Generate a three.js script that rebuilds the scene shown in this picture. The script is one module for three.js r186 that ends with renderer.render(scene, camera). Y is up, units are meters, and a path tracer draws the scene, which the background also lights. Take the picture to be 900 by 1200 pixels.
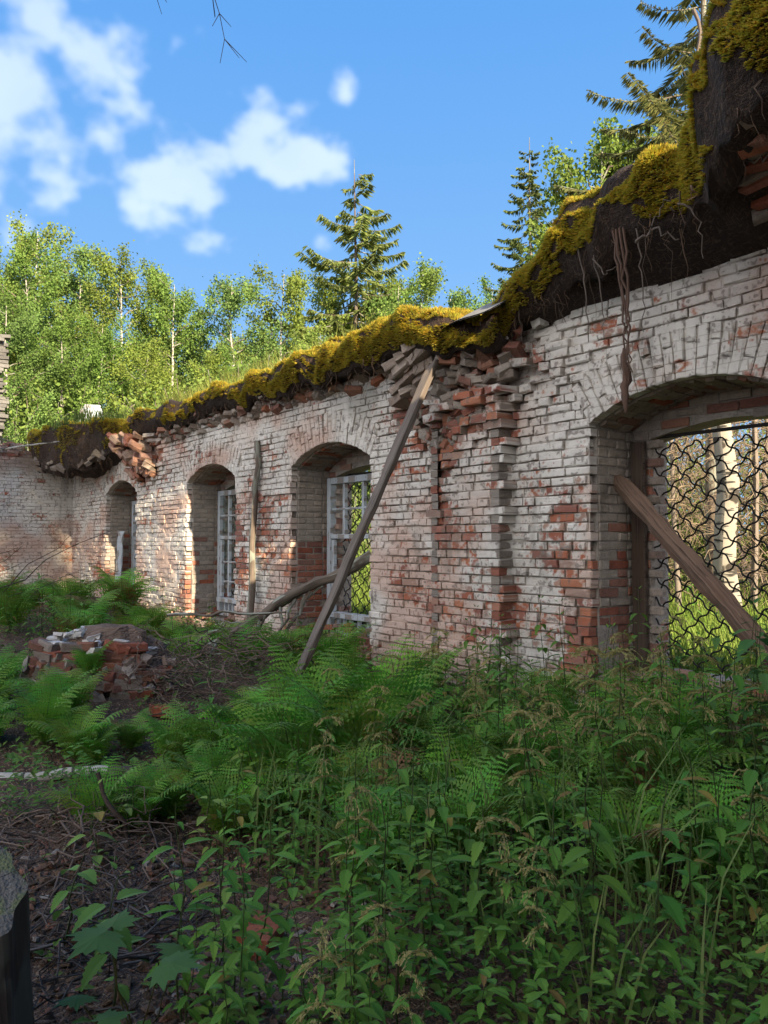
import * as THREE from 'three';
import { mergeGeometries } from 'three/addons/utils/BufferGeometryUtils.js';

// ------------------------------------------------------------------ camera, sky, sun, exposure
const scene = new THREE.Scene();
const camera = new THREE.PerspectiveCamera(67.02, 0.75, 0.05, 900);
camera.rotation.order = 'YXZ';
camera.position.set(0, 1.55, 5.2);
camera.rotation.set(THREE.MathUtils.degToRad(2.21), THREE.MathUtils.degToRad(52.3), 0);

const renderer = new THREE.WebGLRenderer({ antialias: true });
renderer.toneMapping = THREE.LinearToneMapping;
renderer.toneMappingExposure = 3.75;
renderer.shadowMap.enabled = true;

const SUN_EL = THREE.MathUtils.degToRad(25.5), SUN_AZ = THREE.MathUtils.degToRad(-6.5);
const sunDir = new THREE.Vector3(Math.cos(SUN_AZ) * Math.cos(SUN_EL), Math.sin(SUN_EL), -Math.sin(SUN_AZ) * Math.cos(SUN_EL));
const sun = new THREE.DirectionalLight(new THREE.Color().setRGB(1, 0.84, 0.60), 4.0);
sun.position.copy(sunDir).multiplyScalar(60).add(new THREE.Vector3(-8, 0, 0));
sun.target.position.set(-8, 0, 0);
sun.castShadow = true;
sun.shadow.mapSize.set(4096, 4096);
Object.assign(sun.shadow.camera, { left: -35, right: 35, top: 30, bottom: -30, near: 1, far: 160 });
scene.add(sun, sun.target);

// ------------------------------------------------------------------ random numbers and noise
function rng(a) { return () => { a |= 0; a = a + 0x6D2B79F5 | 0; let t = Math.imul(a ^ a >>> 15, 1 | a); t = t + Math.imul(t ^ t >>> 7, 61 | t) ^ t; return ((t ^ t >>> 14) >>> 0) / 4294967296; }; }
const hash = (x, y, z) => { let h = Math.imul(x, 374761393) + Math.imul(y, 668265263) + Math.imul(z, 2147483647 ^ 0x5bd1e995) | 0; h = Math.imul(h ^ h >>> 13, 1274126177); return ((h ^ h >>> 16) >>> 0) / 4294967296; };
function n2(x, y, s = 0) {
  const xi = Math.floor(x), yi = Math.floor(y); let fx = x - xi, fy = y - yi;
  fx = fx * fx * (3 - 2 * fx); fy = fy * fy * (3 - 2 * fy);
  const a = hash(xi, yi, s), b = hash(xi + 1, yi, s), c = hash(xi, yi + 1, s), d = hash(xi + 1, yi + 1, s);
  return a + (b - a) * fx + (c - a) * fy + (a - b - c + d) * fx * fy;
}
function n3(x, y, z, s = 0) {
  const zi = Math.floor(z); let f = z - zi; f = f * f * (3 - 2 * f);
  return n2(x, y, s + zi * 131) * (1 - f) + n2(x, y, s + zi * 131 + 131) * f;
}
function fbm(x, y, o = 4, s = 0) { let v = 0, a = 0.5, t = 0; for (let i = 0; i < o; i++) { v += a * n2(x, y, s + i * 17); t += a; a *= 0.5; x = x * 2.03 + 11.3; y = y * 2.03 + 7.7; } return v / t; }
function fbm3(x, y, z, o = 3, s = 0) { let v = 0, a = 0.5, t = 0; for (let i = 0; i < o; i++) { v += a * n3(x, y, z, s + i * 1700); t += a; a *= 0.5; x *= 2.03; y *= 2.03; z *= 2.03; } return v / t; }
const ss = (a, b, x) => { x = Math.min(1, Math.max(0, (x - a) / (b - a))); return x * x * (3 - 2 * x); };
const lerp = (a, b, t) => a + (b - a) * t, mix3 = (a, b, t) => [lerp(a[0], b[0], t), lerp(a[1], b[1], t), lerp(a[2], b[2], t)];
const clamp01 = (x) => Math.min(1, Math.max(0, x));
const s8 = (v) => { v = clamp01(v); return Math.round(255 * (v <= 0.0031308 ? 12.92 * v : 1.055 * Math.pow(v, 1 / 2.4) - 0.055)); };
const V = (x, y, z) => new THREE.Vector3(x, y, z);
const table = (pts) => (x) => { // piecewise linear rows [x, a, b, ...]
  let i = 0; while (i < pts.length - 2 && x > pts[i + 1][0]) i++;
  const p = pts[i], q = pts[i + 1]; let t = clamp01((x - p[0]) / (q[0] - p[0])); t = t * t * (3 - 2 * t);
  return p.slice(1).map((v, k) => lerp(v, q[k + 1], t));
};

// ------------------------------------------------------------------ the sky: clear blue with a few fair-weather clouds, plus added cloud out of view
{
  const W = 2048, H = 1024, data = new Float32Array(W * H * 4);
  const clouds = [ // direction (x, y, z), half width, half height, weight
    [-0.875, 0.47, -0.165, 0.11, 0.15, 1.25], [-0.83, 0.545, -0.165, 0.1, 0.1, 1.15], [-0.827, 0.505, -0.245, 0.07, 0.09, 1.15], [-0.839, 0.468, -0.268, 0.06, 0.06, 1.05], [-0.80, 0.56, -0.225, 0.1, 0.05, 0.9],
    [-0.843, 0.414, -0.345, 0.085, 0.07, 1.15], [-0.834, 0.445, -0.325, 0.05, 0.03, 0.95], [-0.809, 0.45, -0.378, 0.06, 0.04, 0.95], [-0.78, 0.466, -0.417, 0.07, 0.045, 1.2], [-0.765, 0.445, -0.459, 0.06, 0.045, 1.15], [-0.85, 0.383, -0.36, 0.07, 0.025, 0.85],
    [-0.707, 0.509, -0.491, 0.018, 0.022, 0.85], [-0.779, 0.368, -0.504, 0.03, 0.03, 0.8]];
  for (let j = 0; j < H; j++) for (let i = 0; i < W; i++) {
    const th = (i + 0.5) / W * 2 * Math.PI - Math.PI, el = ((j + 0.5) / H - 0.5) * Math.PI;
    const dx = Math.cos(el) * Math.cos(th), dy = Math.sin(el), dz = Math.cos(el) * Math.sin(th);
    const up = Math.max(0, dy), k = Math.pow(1 - up, 2.2);
    const c = [lerp(0.021, 0.125, k), lerp(0.092, 0.205, k), lerp(0.235, 0.30, k)];
    let cov = 0;
    if (dy > 0.02) {
      for (const [cx, cy, cz, w, h, m] of clouds) {
        const az = Math.atan2(dz, dx) - Math.atan2(cz, cx), a2 = Math.atan2(Math.sin(az), Math.cos(az)) * Math.cos(el), e2 = el - Math.asin(cy);
        cov = Math.max(cov, m * (1 - Math.min(1, 0.58 * Math.hypot(a2 / w, e2 / h))));
      }
      const px = dx / (dy + 0.22), pz = dz / (dy + 0.22);
      const fillCloud = ss(-0.6, -0.2, dx + Math.max(0, dz) * 0.9) * ss(0.33, 0.5, fbm(px * 1.3 + 4, pz * 1.3 + 9, 3, 5)); // thicker cloud added out of view to lift and whiten the shade
      cov = Math.max(cov, fillCloud * 1.1);
      const f = fbm3(dx * 9, dy * 13, dz * 9, 5, 77), g = fbm3(dx * 26, dy * 34, dz * 26, 4, 177);
      const d = ss(0.50, 1.0, cov + (f - 0.5) * 1.0 + (g - 0.5) * 1.25) * ss(0.05, 0.3, cov);
      const t = d * lerp(0.2, 0.85, fillCloud), w = [0.70, 0.66, 0.62];
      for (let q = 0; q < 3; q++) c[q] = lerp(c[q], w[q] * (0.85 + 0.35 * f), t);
    } else if (dy < 0) { c[0] = 0.07; c[1] = 0.10; c[2] = 0.08; }
    const o = (j * W + i) * 4;
    data[o] = c[0]; data[o + 1] = c[1]; data[o + 2] = c[2]; data[o + 3] = 1;
  }
  const sky = new THREE.DataTexture(data, W, H, THREE.RGBAFormat, THREE.FloatType);
  sky.mapping = THREE.EquirectangularReflectionMapping; sky.magFilter = THREE.LinearFilter; sky.minFilter = THREE.LinearFilter; sky.needsUpdate = true;
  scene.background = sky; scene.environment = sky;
}

// ------------------------------------------------------------------ naming
const used = {};
function numbered(n) { const k = used[n] = (used[n] ?? -1) + 1; return k ? `${n}_${String(k).padStart(3, '0')}` : n; }
function tag(o, name, label, category, group, kind) {
  o.name = numbered(name); if (label) o.userData.label = label; if (category) o.userData.category = category;
  if (group) o.userData.group = group; if (kind) o.userData.kind = kind; scene.add(o); return o;
}
function mesh(name, geo, mat, parent) { const m = new THREE.Mesh(geo, mat); m.name = name; m.castShadow = m.receiveShadow = true; if (parent) parent.add(m); return m; }

// ------------------------------------------------------------------ mesh building
class Soup { // flat-shaded triangles with uv and colour
  constructor() { this.p = []; this.u = []; this.c = []; }
  tri(a, b, c, ua, ub, uc, k) { this.p.push(a[0], a[1], a[2], b[0], b[1], b[2], c[0], c[1], c[2]); this.u.push(ua[0], ua[1], ub[0], ub[1], uc[0], uc[1]); this.c.push(k[0], k[1], k[2], k[0], k[1], k[2], k[0], k[1], k[2]); }
  quad(a, b, c, d, ua, ub, uc, ud, col) { this.tri(a, b, c, ua, ub, uc, col); this.tri(a, c, d, ua, uc, ud, col); }
  add(o) { for (const k of ['p', 'u', 'c']) { const a = this[k], b = o[k]; for (let i = 0; i < b.length; i++) a.push(b[i]); } return this; }
  geo() {
    const g = new THREE.BufferGeometry();
    g.setAttribute('position', new THREE.Float32BufferAttribute(this.p, 3)); g.setAttribute('uv', new THREE.Float32BufferAttribute(this.u, 2)); g.setAttribute('color', new THREE.Float32BufferAttribute(this.c, 3));
    g.computeVertexNormals(); return g;
  }
}
const mad = (o, a, x, b, y, c, z) => [o[0] + a[0] * x + b[0] * y + c[0] * z, o[1] + a[1] * x + b[1] * y + c[1] * z, o[2] + a[2] * x + b[2] * y + c[2] * z];
// a brick with a worn, chamfered face: face centre o, axes along (a), up (b), outward (n); uv from a function of the point
function brick(S, o, a, b, n, w, h, d, R, uvf, col, wear = 0.006, closed = false) {
  const J = () => (R() - 0.5) * wear, ch = 0.003 + R() * Math.min(wear, 0.008), P = [];
  for (const [k, z] of [[1, 0], [0, -ch]]) for (const [sx, sy] of [[-1, -1], [1, -1], [1, 1], [-1, 1]])
    P.push(mad(o, a, sx * (w / 2 - k * ch) + J(), b, sy * (h / 2 - k * ch) + J(), n, z + J() * 0.7));
  for (const [sx, sy] of [[-1, -1], [1, -1], [1, 1], [-1, 1]]) P.push(mad(o, a, sx * w / 2 + (closed ? J() * 1.6 : 0), b, sy * h / 2 + (closed ? J() * 1.2 : 0), n, -d + (closed ? J() : 0)));
  const Q = (i, j, k, l) => S.quad(P[i], P[j], P[k], P[l], uvf(P[i]), uvf(P[j]), uvf(P[k]), uvf(P[l]), col);
  Q(0, 1, 2, 3);
  for (let i = 0; i < 4; i++) { const j = (i + 1) % 4; Q(4 + i, 4 + j, j, i); Q(8 + i, 8 + j, 4 + j, 4 + i); }
  if (closed) Q(11, 10, 9, 8);
}
function tubeGeo(pts, r0, r1, sides = 6, rough = 0, seed = 1, color = [1, 1, 1], cap = true, shape) {
  const n = pts.length, P = [], U = [], C = [], I = [], R = rng(seed); let up = V(0.31, 0.2, 0.93), len = 0;
  for (let i = 0; i < n; i++) {
    const t = (pts[Math.min(n - 1, i + 1)]).clone().sub(pts[Math.max(0, i - 1)]).normalize();
    const a = up.clone().sub(t.clone().multiplyScalar(up.dot(t))).normalize(); if (!(a.lengthSq() > 0.5)) a.set(1, 0, 0); up = a;
    const b = t.clone().cross(a); if (i) len += pts[i].distanceTo(pts[i - 1]);
    const f = i / (n - 1), r = shape ? shape(f) : lerp(r0, r1, f);
    for (let j = 0; j <= sides; j++) {
      const an = (j % sides) / sides * Math.PI * 2, q = r * (1 + rough * (hash(i, j % sides, seed) - 0.5) * 2);
      const p = pts[i].clone().addScaledVector(a, Math.cos(an) * q).addScaledVector(b, Math.sin(an) * q);
      P.push(p.x, p.y, p.z); U.push(j / sides * Math.max(0.05, 6.28 * r0), len); C.push(...color);
    }
  }
  const m = sides + 1;
  for (let i = 0; i < n - 1; i++) for (let j = 0; j < sides; j++) I.push(i * m + j, i * m + j + 1, (i + 1) * m + j, i * m + j + 1, (i + 1) * m + j + 1, (i + 1) * m + j);
  if (cap) for (const e of [0, n - 1]) {
    const c = P.length / 3; P.push(pts[e].x, pts[e].y, pts[e].z); U.push(0.05, e ? len : 0); C.push(...color);
    for (let j = 0; j < sides; j++) e ? I.push(c, e * m + j, e * m + j + 1) : I.push(c, j + 1, j);
  }
  const g = new THREE.BufferGeometry();
  g.setAttribute('position', new THREE.Float32BufferAttribute(P, 3)); g.setAttribute('uv', new THREE.Float32BufferAttribute(U, 2)); g.setAttribute('color', new THREE.Float32BufferAttribute(C, 3)); g.setIndex(I);
  g.computeVertexNormals(); return g;
}
function wiggle(a, b, n, amp, seed, sag = 0) {
  const o = []; for (let i = 0; i <= n; i++) { const t = i / n, e = Math.sin(Math.PI * t) * 0.6 + 0.4; o.push(a.clone().lerp(b, t).add(V((n2(t * 6, 1, seed) - 0.5) * amp * e * 2, (n2(t * 6, 2, seed) - 0.5) * amp * e * 2 - sag * 4 * t * (1 - t), (n2(t * 6, 3, seed) - 0.5) * amp * e * 2))); }
  o[0].copy(a); return o;
}
function boxGeo(w, h, d, bev = 0.004) { // chamfered box
  const s = new THREE.Shape(); s.moveTo(-w / 2 + bev, -h / 2 + bev); s.lineTo(w / 2 - bev, -h / 2 + bev); s.lineTo(w / 2 - bev, h / 2 - bev); s.lineTo(-w / 2 + bev, h / 2 - bev); s.closePath();
  const g = new THREE.ExtrudeGeometry(s, { depth: d - 2 * bev, bevelEnabled: true, bevelSize: bev, bevelThickness: bev, bevelSegments: 1 }); g.translate(0, 0, -d / 2 + bev); return g;
}

// ------------------------------------------------------------------ textures and materials
function tex(w, h, f, srgb = true, wrap = THREE.RepeatWrapping) {
  const d = new Uint8Array(w * h * 4);
  for (let j = 0; j < h; j++) for (let i = 0; i < w; i++) { const c = f(i / w, j / h, i, j), o = (j * w + i) * 4; if (srgb) { d[o] = s8(c[0]); d[o + 1] = s8(c[1]); d[o + 2] = s8(c[2]); } else { d[o] = d[o + 1] = d[o + 2] = Math.round(255 * clamp01(c)); } d[o + 3] = 255; }
  const t = new THREE.DataTexture(d, w, h, THREE.RGBAFormat); if (srgb) t.colorSpace = THREE.SRGBColorSpace;
  t.wrapS = t.wrapT = wrap; t.magFilter = THREE.LinearFilter; t.minFilter = THREE.LinearMipmapLinearFilter; t.generateMipmaps = true; t.needsUpdate = true; return t;
}
// seamless noise by mirroring is visible on bark only from close by; these repeat at a metre or more
const T = {};
T.grain = tex(512, 512, (u, v) => 0.5 * fbm(u * 40, v * 40, 3, 3) + 0.5 * fbm(u * 120, v * 120, 2, 4), false, THREE.MirroredRepeatWrapping);
T.skin = tex(512, 512, (u, v) => { const a = fbm(u * 9, v * 9, 4, 13), b = fbm(u * 60, v * 60, 3, 14), k = 0.62 + 0.5 * a; const q = b > 0.66 ? 0.72 : 1; return [k * q, k * q * (0.97 + 0.05 * b), k * q * (0.95 + 0.08 * b)]; }, true, THREE.MirroredRepeatWrapping);
T.birch = tex(256, 512, (u, v) => { const d = fbm(u * 3, v * 40, 3, 21), p = fbm(u * 4, v * 7, 3, 22); let c = mix3([0.48, 0.45, 0.40], [0.33, 0.30, 0.25], p); if (d > 0.56) c = mix3(c, [0.05, 0.045, 0.04], ss(0.56, 0.66, d)); if (p > 0.62) c = mix3(c, [0.06, 0.05, 0.04], ss(0.66, 0.74, p)); return c; }, true, THREE.MirroredRepeatWrapping);
T.bark = tex(256, 512, (u, v) => { const d = fbm(u * 26, v * 6, 4, 31), l = fbm(u * 5, v * 5, 3, 32); let c = mix3([0.05, 0.038, 0.03], [0.20, 0.155, 0.12], d); if (l > 0.56) c = mix3(c, [0.27, 0.28, 0.23], ss(0.56, 0.72, l) * 0.8); return c; }, true, THREE.MirroredRepeatWrapping);
T.wood = tex(256, 1024, (u, v) => { const g = fbm(u * 34, v * 3.2, 4, 41), s = fbm(u * 7, v * 1.5, 3, 42), k = fbm(u * 80, v * 6, 2, 43); let c = mix3([0.085, 0.066, 0.055], [0.21, 0.175, 0.15], g); c = mix3(c, [0.11, 0.075, 0.055], ss(0.5, 0.75, s) * 0.7); if (k > 0.7) c = mix3(c, [0.03, 0.022, 0.018], 0.7); return c; }, true, THREE.MirroredRepeatWrapping);
T.paint = tex(256, 512, (u, v) => { const p = fbm(u * 3, v * 4, 4, 51) * 0.8 + fbm(u * 24, v * 5, 3, 53) * 0.2, g = fbm(u * 50, v * 6, 3, 52); let c = mix3([0.43, 0.47, 0.50], [0.31, 0.35, 0.385], g); if (p > 0.54) c = mix3(c, mix3([0.19, 0.17, 0.155], [0.27, 0.25, 0.235], g), ss(0.54, 0.6, p)); return c; }, true, THREE.MirroredRepeatWrapping);
T.soil = tex(1024, 1024, (u, v) => { const a = fbm(u * 8, v * 8, 5, 61), b = fbm(u * 70, v * 70, 3, 62), s = fbm(u * 30, v * 150, 2, 63), q = fbm(u * 150, v * 30, 2, 64); let c = mix3([0.032, 0.019, 0.013], [0.12, 0.066, 0.042], a * 0.6 + b * 0.5 - 0.05); if (s > 0.72 || q > 0.73) c = mix3(c, [0.26, 0.18, 0.12], 0.75); if (b > 0.72) c = mix3(c, [0.20, 0.10, 0.05], 0.6); return c; }, true, THREE.MirroredRepeatWrapping);
T.lump = tex(512, 512, (u, v) => 0.6 * fbm(u * 16, v * 16, 4, 71) + 0.4 * fbm(u * 70, v * 70, 3, 72), false, THREE.MirroredRepeatWrapping);
const rep = (t, x, y) => { const c = t.clone(); c.repeat.set(x, y); c.needsUpdate = true; return c; };
const std = (o) => new THREE.MeshStandardMaterial({ roughness: 0.95, metalness: 0, ...o });
const leafMat = (o) => new THREE.MeshPhysicalMaterial({ roughness: 0.75, metalness: 0, vertexColors: true, side: THREE.DoubleSide, transmission: 0.4, thickness: 0, specularIntensity: 0.2, ...o });
const M = {
  skin: std({ vertexColors: true, map: rep(T.skin, 2.2, 2.2), bumpMap: rep(T.grain, 3, 3), bumpScale: 0.006 }),
  mortar: std({ color: new THREE.Color().setRGB(0.34, 0.30, 0.26), map: T.skin, bumpMap: T.lump, bumpScale: 0.02 }),
  soil: std({ map: rep(T.soil, 0.7, 0.7), bumpMap: rep(T.lump, 1.5, 1.5), bumpScale: 0.05 }),
  cap: std({ vertexColors: true, map: rep(T.soil, 0.8, 0.8), bumpMap: rep(T.lump, 3, 3), bumpScale: 0.04 }),
  birch: std({ map: rep(T.birch, 1.2, 0.6), bumpMap: rep(T.birch, 1.2, 0.6), bumpScale: 0.004 }),
  bark: std({ map: rep(T.bark, 1.6, 0.8), bumpMap: rep(T.bark, 1.6, 0.8), bumpScale: 0.02 }),
  wood: std({ map: rep(T.wood, 3, 0.55), bumpMap: rep(T.wood, 3, 0.55), bumpScale: 0.006 }),
  rot: std({ map: rep(T.wood, 3, 0.55), color: new THREE.Color().setRGB(0.5, 0.42, 0.36), bumpMap: rep(T.wood, 3, 0.55), bumpScale: 0.008 }),
  brown: std({ map: rep(T.wood, 2.2, 0.6), color: new THREE.Color().setRGB(0.95, 0.72, 0.56), bumpMap: rep(T.wood, 2.2, 0.6), bumpScale: 0.02 }),
  paint: std({ map: rep(T.paint, 3, 1.2), bumpMap: rep(T.paint, 3, 1.2), bumpScale: 0.004, roughness: 0.8 }),
  iron: std({ color: new THREE.Color().setRGB(0.022, 0.018, 0.016), roughness: 0.75, metalness: 0.3 }),
  twig: std({ vertexColors: true, bumpMap: rep(T.grain, 4, 4), bumpScale: 0.003 }),
  leaf: leafMat({}), moss: leafMat({ transmission: 0.4, roughness: 1 }),
  glass: new THREE.MeshPhysicalMaterial({ color: new THREE.Color().setRGB(0.8, 0.84, 0.82), transmission: 1, thickness: 0, roughness: 0.12, metalness: 0 }),
};

// ------------------------------------------------------------------ the ground
function gh(x, z) {
  let h = (fbm(x * 0.5 + 3, z * 0.5 + 8, 3, 81) - 0.5) * 0.22 + (fbm(x * 2.1, z * 2.1, 3, 82) - 0.5) * 0.13;
  if (z > 0) h += 0.22 * ss(1.6, 0.1, z) * ss(6, 1, x);                           // rubble banked against the wall
  else h += 0.28 * ss(0, -1, z) + 0.9 * ss(-4, -30, z) * 0.6;
  const g = (cx, cz, r, a) => a * Math.exp(-((x - cx) ** 2 + (z - cz) ** 2) / (r * r));
  h += g(-7.3, 2.9, 1.1, 0.18) + g(-3.9, 4.35, 0.7, 0.12) + g(-3.15, 3.75, 0.55, -0.1) + g(-6.6, 2.0, 0.8, 0.12) + g(-14, 2.5, 3, 0.35) + g(-1.4, 1.0, 1.4, 0.1);
  if (x < -19.5) h += 1.0 * ss(-19.5, -27, x);
  return h;
}
{
  const N = 260, P = [], U = [], I = [], f = (k) => { const t = k / N * 2 - 1; return Math.sinh(t * 5.2) / Math.sinh(5.2) * 260; };
  for (let j = 0; j <= N; j++) for (let i = 0; i <= N; i++) { const x = f(i) - 5, z = f(j) + 2.6; P.push(x, gh(x, z), z); U.push(x, z); }
  for (let j = 0; j < N; j++) for (let i = 0; i < N; i++) { const a = j * (N + 1) + i; I.push(a, a + N + 1, a + 1, a + 1, a + N + 1, a + N + 2); }
  const g = new THREE.BufferGeometry(); g.setAttribute('position', new THREE.Float32BufferAttribute(P, 3)); g.setAttribute('uv', new THREE.Float32BufferAttribute(U, 2)); g.setIndex(I); g.computeVertexNormals();
  const m = mesh('ground', g, M.soil); tag(m, 'ground', 'dark forest soil and leaf litter on the ruin floor', 'ground', null, 'structure');
}

// ------------------------------------------------------------------ the window wall
const XL = -18.45, XR = 6, ROW = 0.078, HA = 0.86, SPR = 2.52, CRN = 2.76, SILL = 0.3;
const AR = (HA * HA + (CRN - SPR) ** 2) / (2 * (CRN - SPR)), ACY = CRN - AR, AANG = Math.asin(HA / AR), RING = 0.37;
const WIN = [-15.24, -11.17, -7.86, -3.11];
const wallTop = (x) => 3.56 + 0.14 * (n2(x * 1.3, 0, 91) - 0.5) * 2 + ss(-1.2, 1.2, x) * 0.9;
const inOpening = (x, y, grow = 0) => WIN.some((c) => Math.abs(x - c) < HA + grow && y > SILL - grow && (y < SPR || Math.hypot(x - c, y - ACY) < AR + grow));
const ringHalf = (y) => (y < ACY + (AR + RING) * Math.cos(AANG) ? (y - ACY) * Math.tan(AANG) : y < ACY + AR + RING ? Math.sqrt((AR + RING) ** 2 - (y - ACY) ** 2) : 0);
const blob = (x, y, cx, cy, rx, ry) => Math.exp(-(((x - cx) / rx) ** 2 + ((y - cy) / ry) ** 2));
const PIL = [-5.76, -4.84]; // the broken pilaster
const damage = (x, y) => clamp01(1.25 * blob(x, y, -5.45, 3.0, 0.75, 0.5) + 0.8 * blob(x, y, -6.15, 3.25, 0.5, 0.3) + 0.7 * blob(x, y, -4.75, 3.15, 0.4, 0.4) + 0.75 * blob(x, y, -5.7, 2.2, 0.22, 0.45) + 0.75 * ss(3.28, 3.5, y) * ss(-3.9, -4.6, x) + 0.5 * blob(x, y, -3.9, 0.5, 0.35, 0.35) + 0.9 * blob(x, y, -13.6, 3.0, 0.6, 0.4));
const bare = (x, y) => 0.75 * blob(x, y, -9.6, 1.6, 0.7, 0.7) + 0.5 * blob(x, y, -6.35, 1.05, 0.35, 0.25) + 0.85 * blob(x, y, -5.72, 1.9, 0.2, 0.75) + 0.7 * blob(x, y, -5.35, 2.55, 0.5, 0.35) + 0.42 * blob(x, y, -4.35, 1.7, 0.4, 0.7)
  + 0.95 * blob(x, y, -3.98, 0.75, 0.28, 0.45) + 0.7 * blob(x, y, -12.15, 0.9, 0.4, 0.6) + 0.7 * blob(x, y, -10.3, 1.2, 0.35, 0.9) + 0.5 * blob(x, y, -16.5, 1.1, 0.5, 0.5) + 0.5 * blob(x, y, -13.9, 3.2, 0.6, 0.4) + 0.3 * blob(x, y, -6.6, 2.3, 0.3, 0.3) + 0.35 * blob(x, y, -5.2, 1.1, 0.4, 0.6);
// courses: list of [x0, x1] per row, with the pattern shared by geometry and colour map
const rows = [];
{
  const R = rng(5);
  for (let r = 0; r * ROW < 6.6; r++) {
    const list = []; let x = XL - R() * 0.2, k = r % 2;
    while (x < XR) { const L = ((k++ + (R() < 0.12 ? 1 : 0)) % 2 ? 0.125 : 0.256) * (0.95 + R() * 0.1); list.push([x, x + L, R(), R()]); x += L + 0.011; }
    rows.push(list);
  }
}
function brickAt(x, y) {
  const r = Math.floor(y / ROW), f = y / ROW - r, list = rows[r]; if (!list || f > 0.87) return null;
  let a = 0, b = list.length - 1; while (a < b) { const m = (a + b + 1) >> 1; list[m][0] <= x ? a = m : b = m - 1; }
  return x < list[a][1] ? list[a] : null;
}
const plaster = (x, y) => 0.64 + 0.75 * (fbm(x * 0.9, y * 0.9, 3, 101) - 0.5) + 1.25 * (fbm(x * 3.1, y * 4.2, 4, 102) - 0.5) - bare(x, y) * 0.75 - 0.35 * damage(x, y);
const WASH = [0.68, 0.645, 0.59], WASH2 = [0.52, 0.475, 0.425], PINK = [0.53, 0.36, 0.285], TAN = [0.34, 0.28, 0.23];
const REDS = [[0.36, 0.105, 0.05], [0.30, 0.085, 0.046], [0.40, 0.14, 0.07], [0.24, 0.08, 0.055], [0.33, 0.125, 0.085]];
function wallColor(x, y, fine) {
  const b = brickAt(x, y), p = plaster(x, y) + (fine - 0.5) * 0.35;
  const s1 = fbm(x * 1.7 + 5, y * 1.7, 3, 111), s2 = fbm(x * 26, y * 26, 3, 112);
  let wash = mix3(WASH, WASH2, ss(0.35, 0.75, s1 * 0.6 + s2 * 0.4));
  wash = mix3(wash, PINK, ss(0.46, 0.74, fbm(x * 1.1, y * 1.5 + 20, 3, 113) + 0.16 * ss(1.6, 0.3, y)) * 0.85);
  let c;
  if (b) {
    const red = REDS[Math.floor(b[2] * 4.99)], cover = p + (b[3] - 0.42) * 0.34;
    const body = mix3(red, TAN, 0.25 * s2 + (b[2] * 7 % 1 > 0.72 ? 0.5 : 0));
    c = mix3(body, wash, ss(0.14, 0.42, cover + (s2 - 0.5) * 0.7));
    if (s2 > 0.64) c = mix3(c, [0.13, 0.10, 0.085], ss(0.64, 0.74, s2) * 0.6);
  } else {
    c = mix3(mix3([0.30, 0.24, 0.19], [0.16, 0.12, 0.09], s2), wash, ss(0.3, 0.75, p) * 0.7);
  }
  const run = ss(0.6, 0.8, fbm(x * 7, y * 0.6, 3, 114)) * ss(0.45, 0.7, fbm(x * 2, y * 2, 2, 115)); // rain streaks of dirt
  c = mix3(c, [0.16, 0.14, 0.115], run * 0.4);
  const alg = ss(0.56, 0.74, fbm(x * 1.4 + 9, y * 2.2, 4, 116)) * ss(2.5, 3.4, y); // grey-green algae on the top courses
  return mix3(c, [0.14, 0.145, 0.115], alg * 0.45);
}
function wallTex(x0, x1, h) { return tex(2048, 1024, (u, v) => { const x = x0 + u * (x1 - x0), y = v * h; return wallColor(x, y, fbm(x * 18, y * 18, 2, 120)); }, true, THREE.MirroredRepeatWrapping); }
const WX = [-18.6, -9.6, -1.5], WH = 4;
const wallMats = [0, 1].map((k) => std({ map: wallTex(WX[k], WX[k + 1], WH), bumpMap: rep(T.grain, 16, 8), bumpScale: 0.008 }));
const wallUV = (k) => (p) => [(p[0] - WX[k]) / (WX[k + 1] - WX[k]), p[1] / WH];
const wall = new THREE.Group();
tag(wall, 'brick_wall', 'long ruined brick wall with four arched windows, peeling whitewash and a broken pilaster', 'wall', null, 'thing');
const camP = camera.position;
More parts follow.
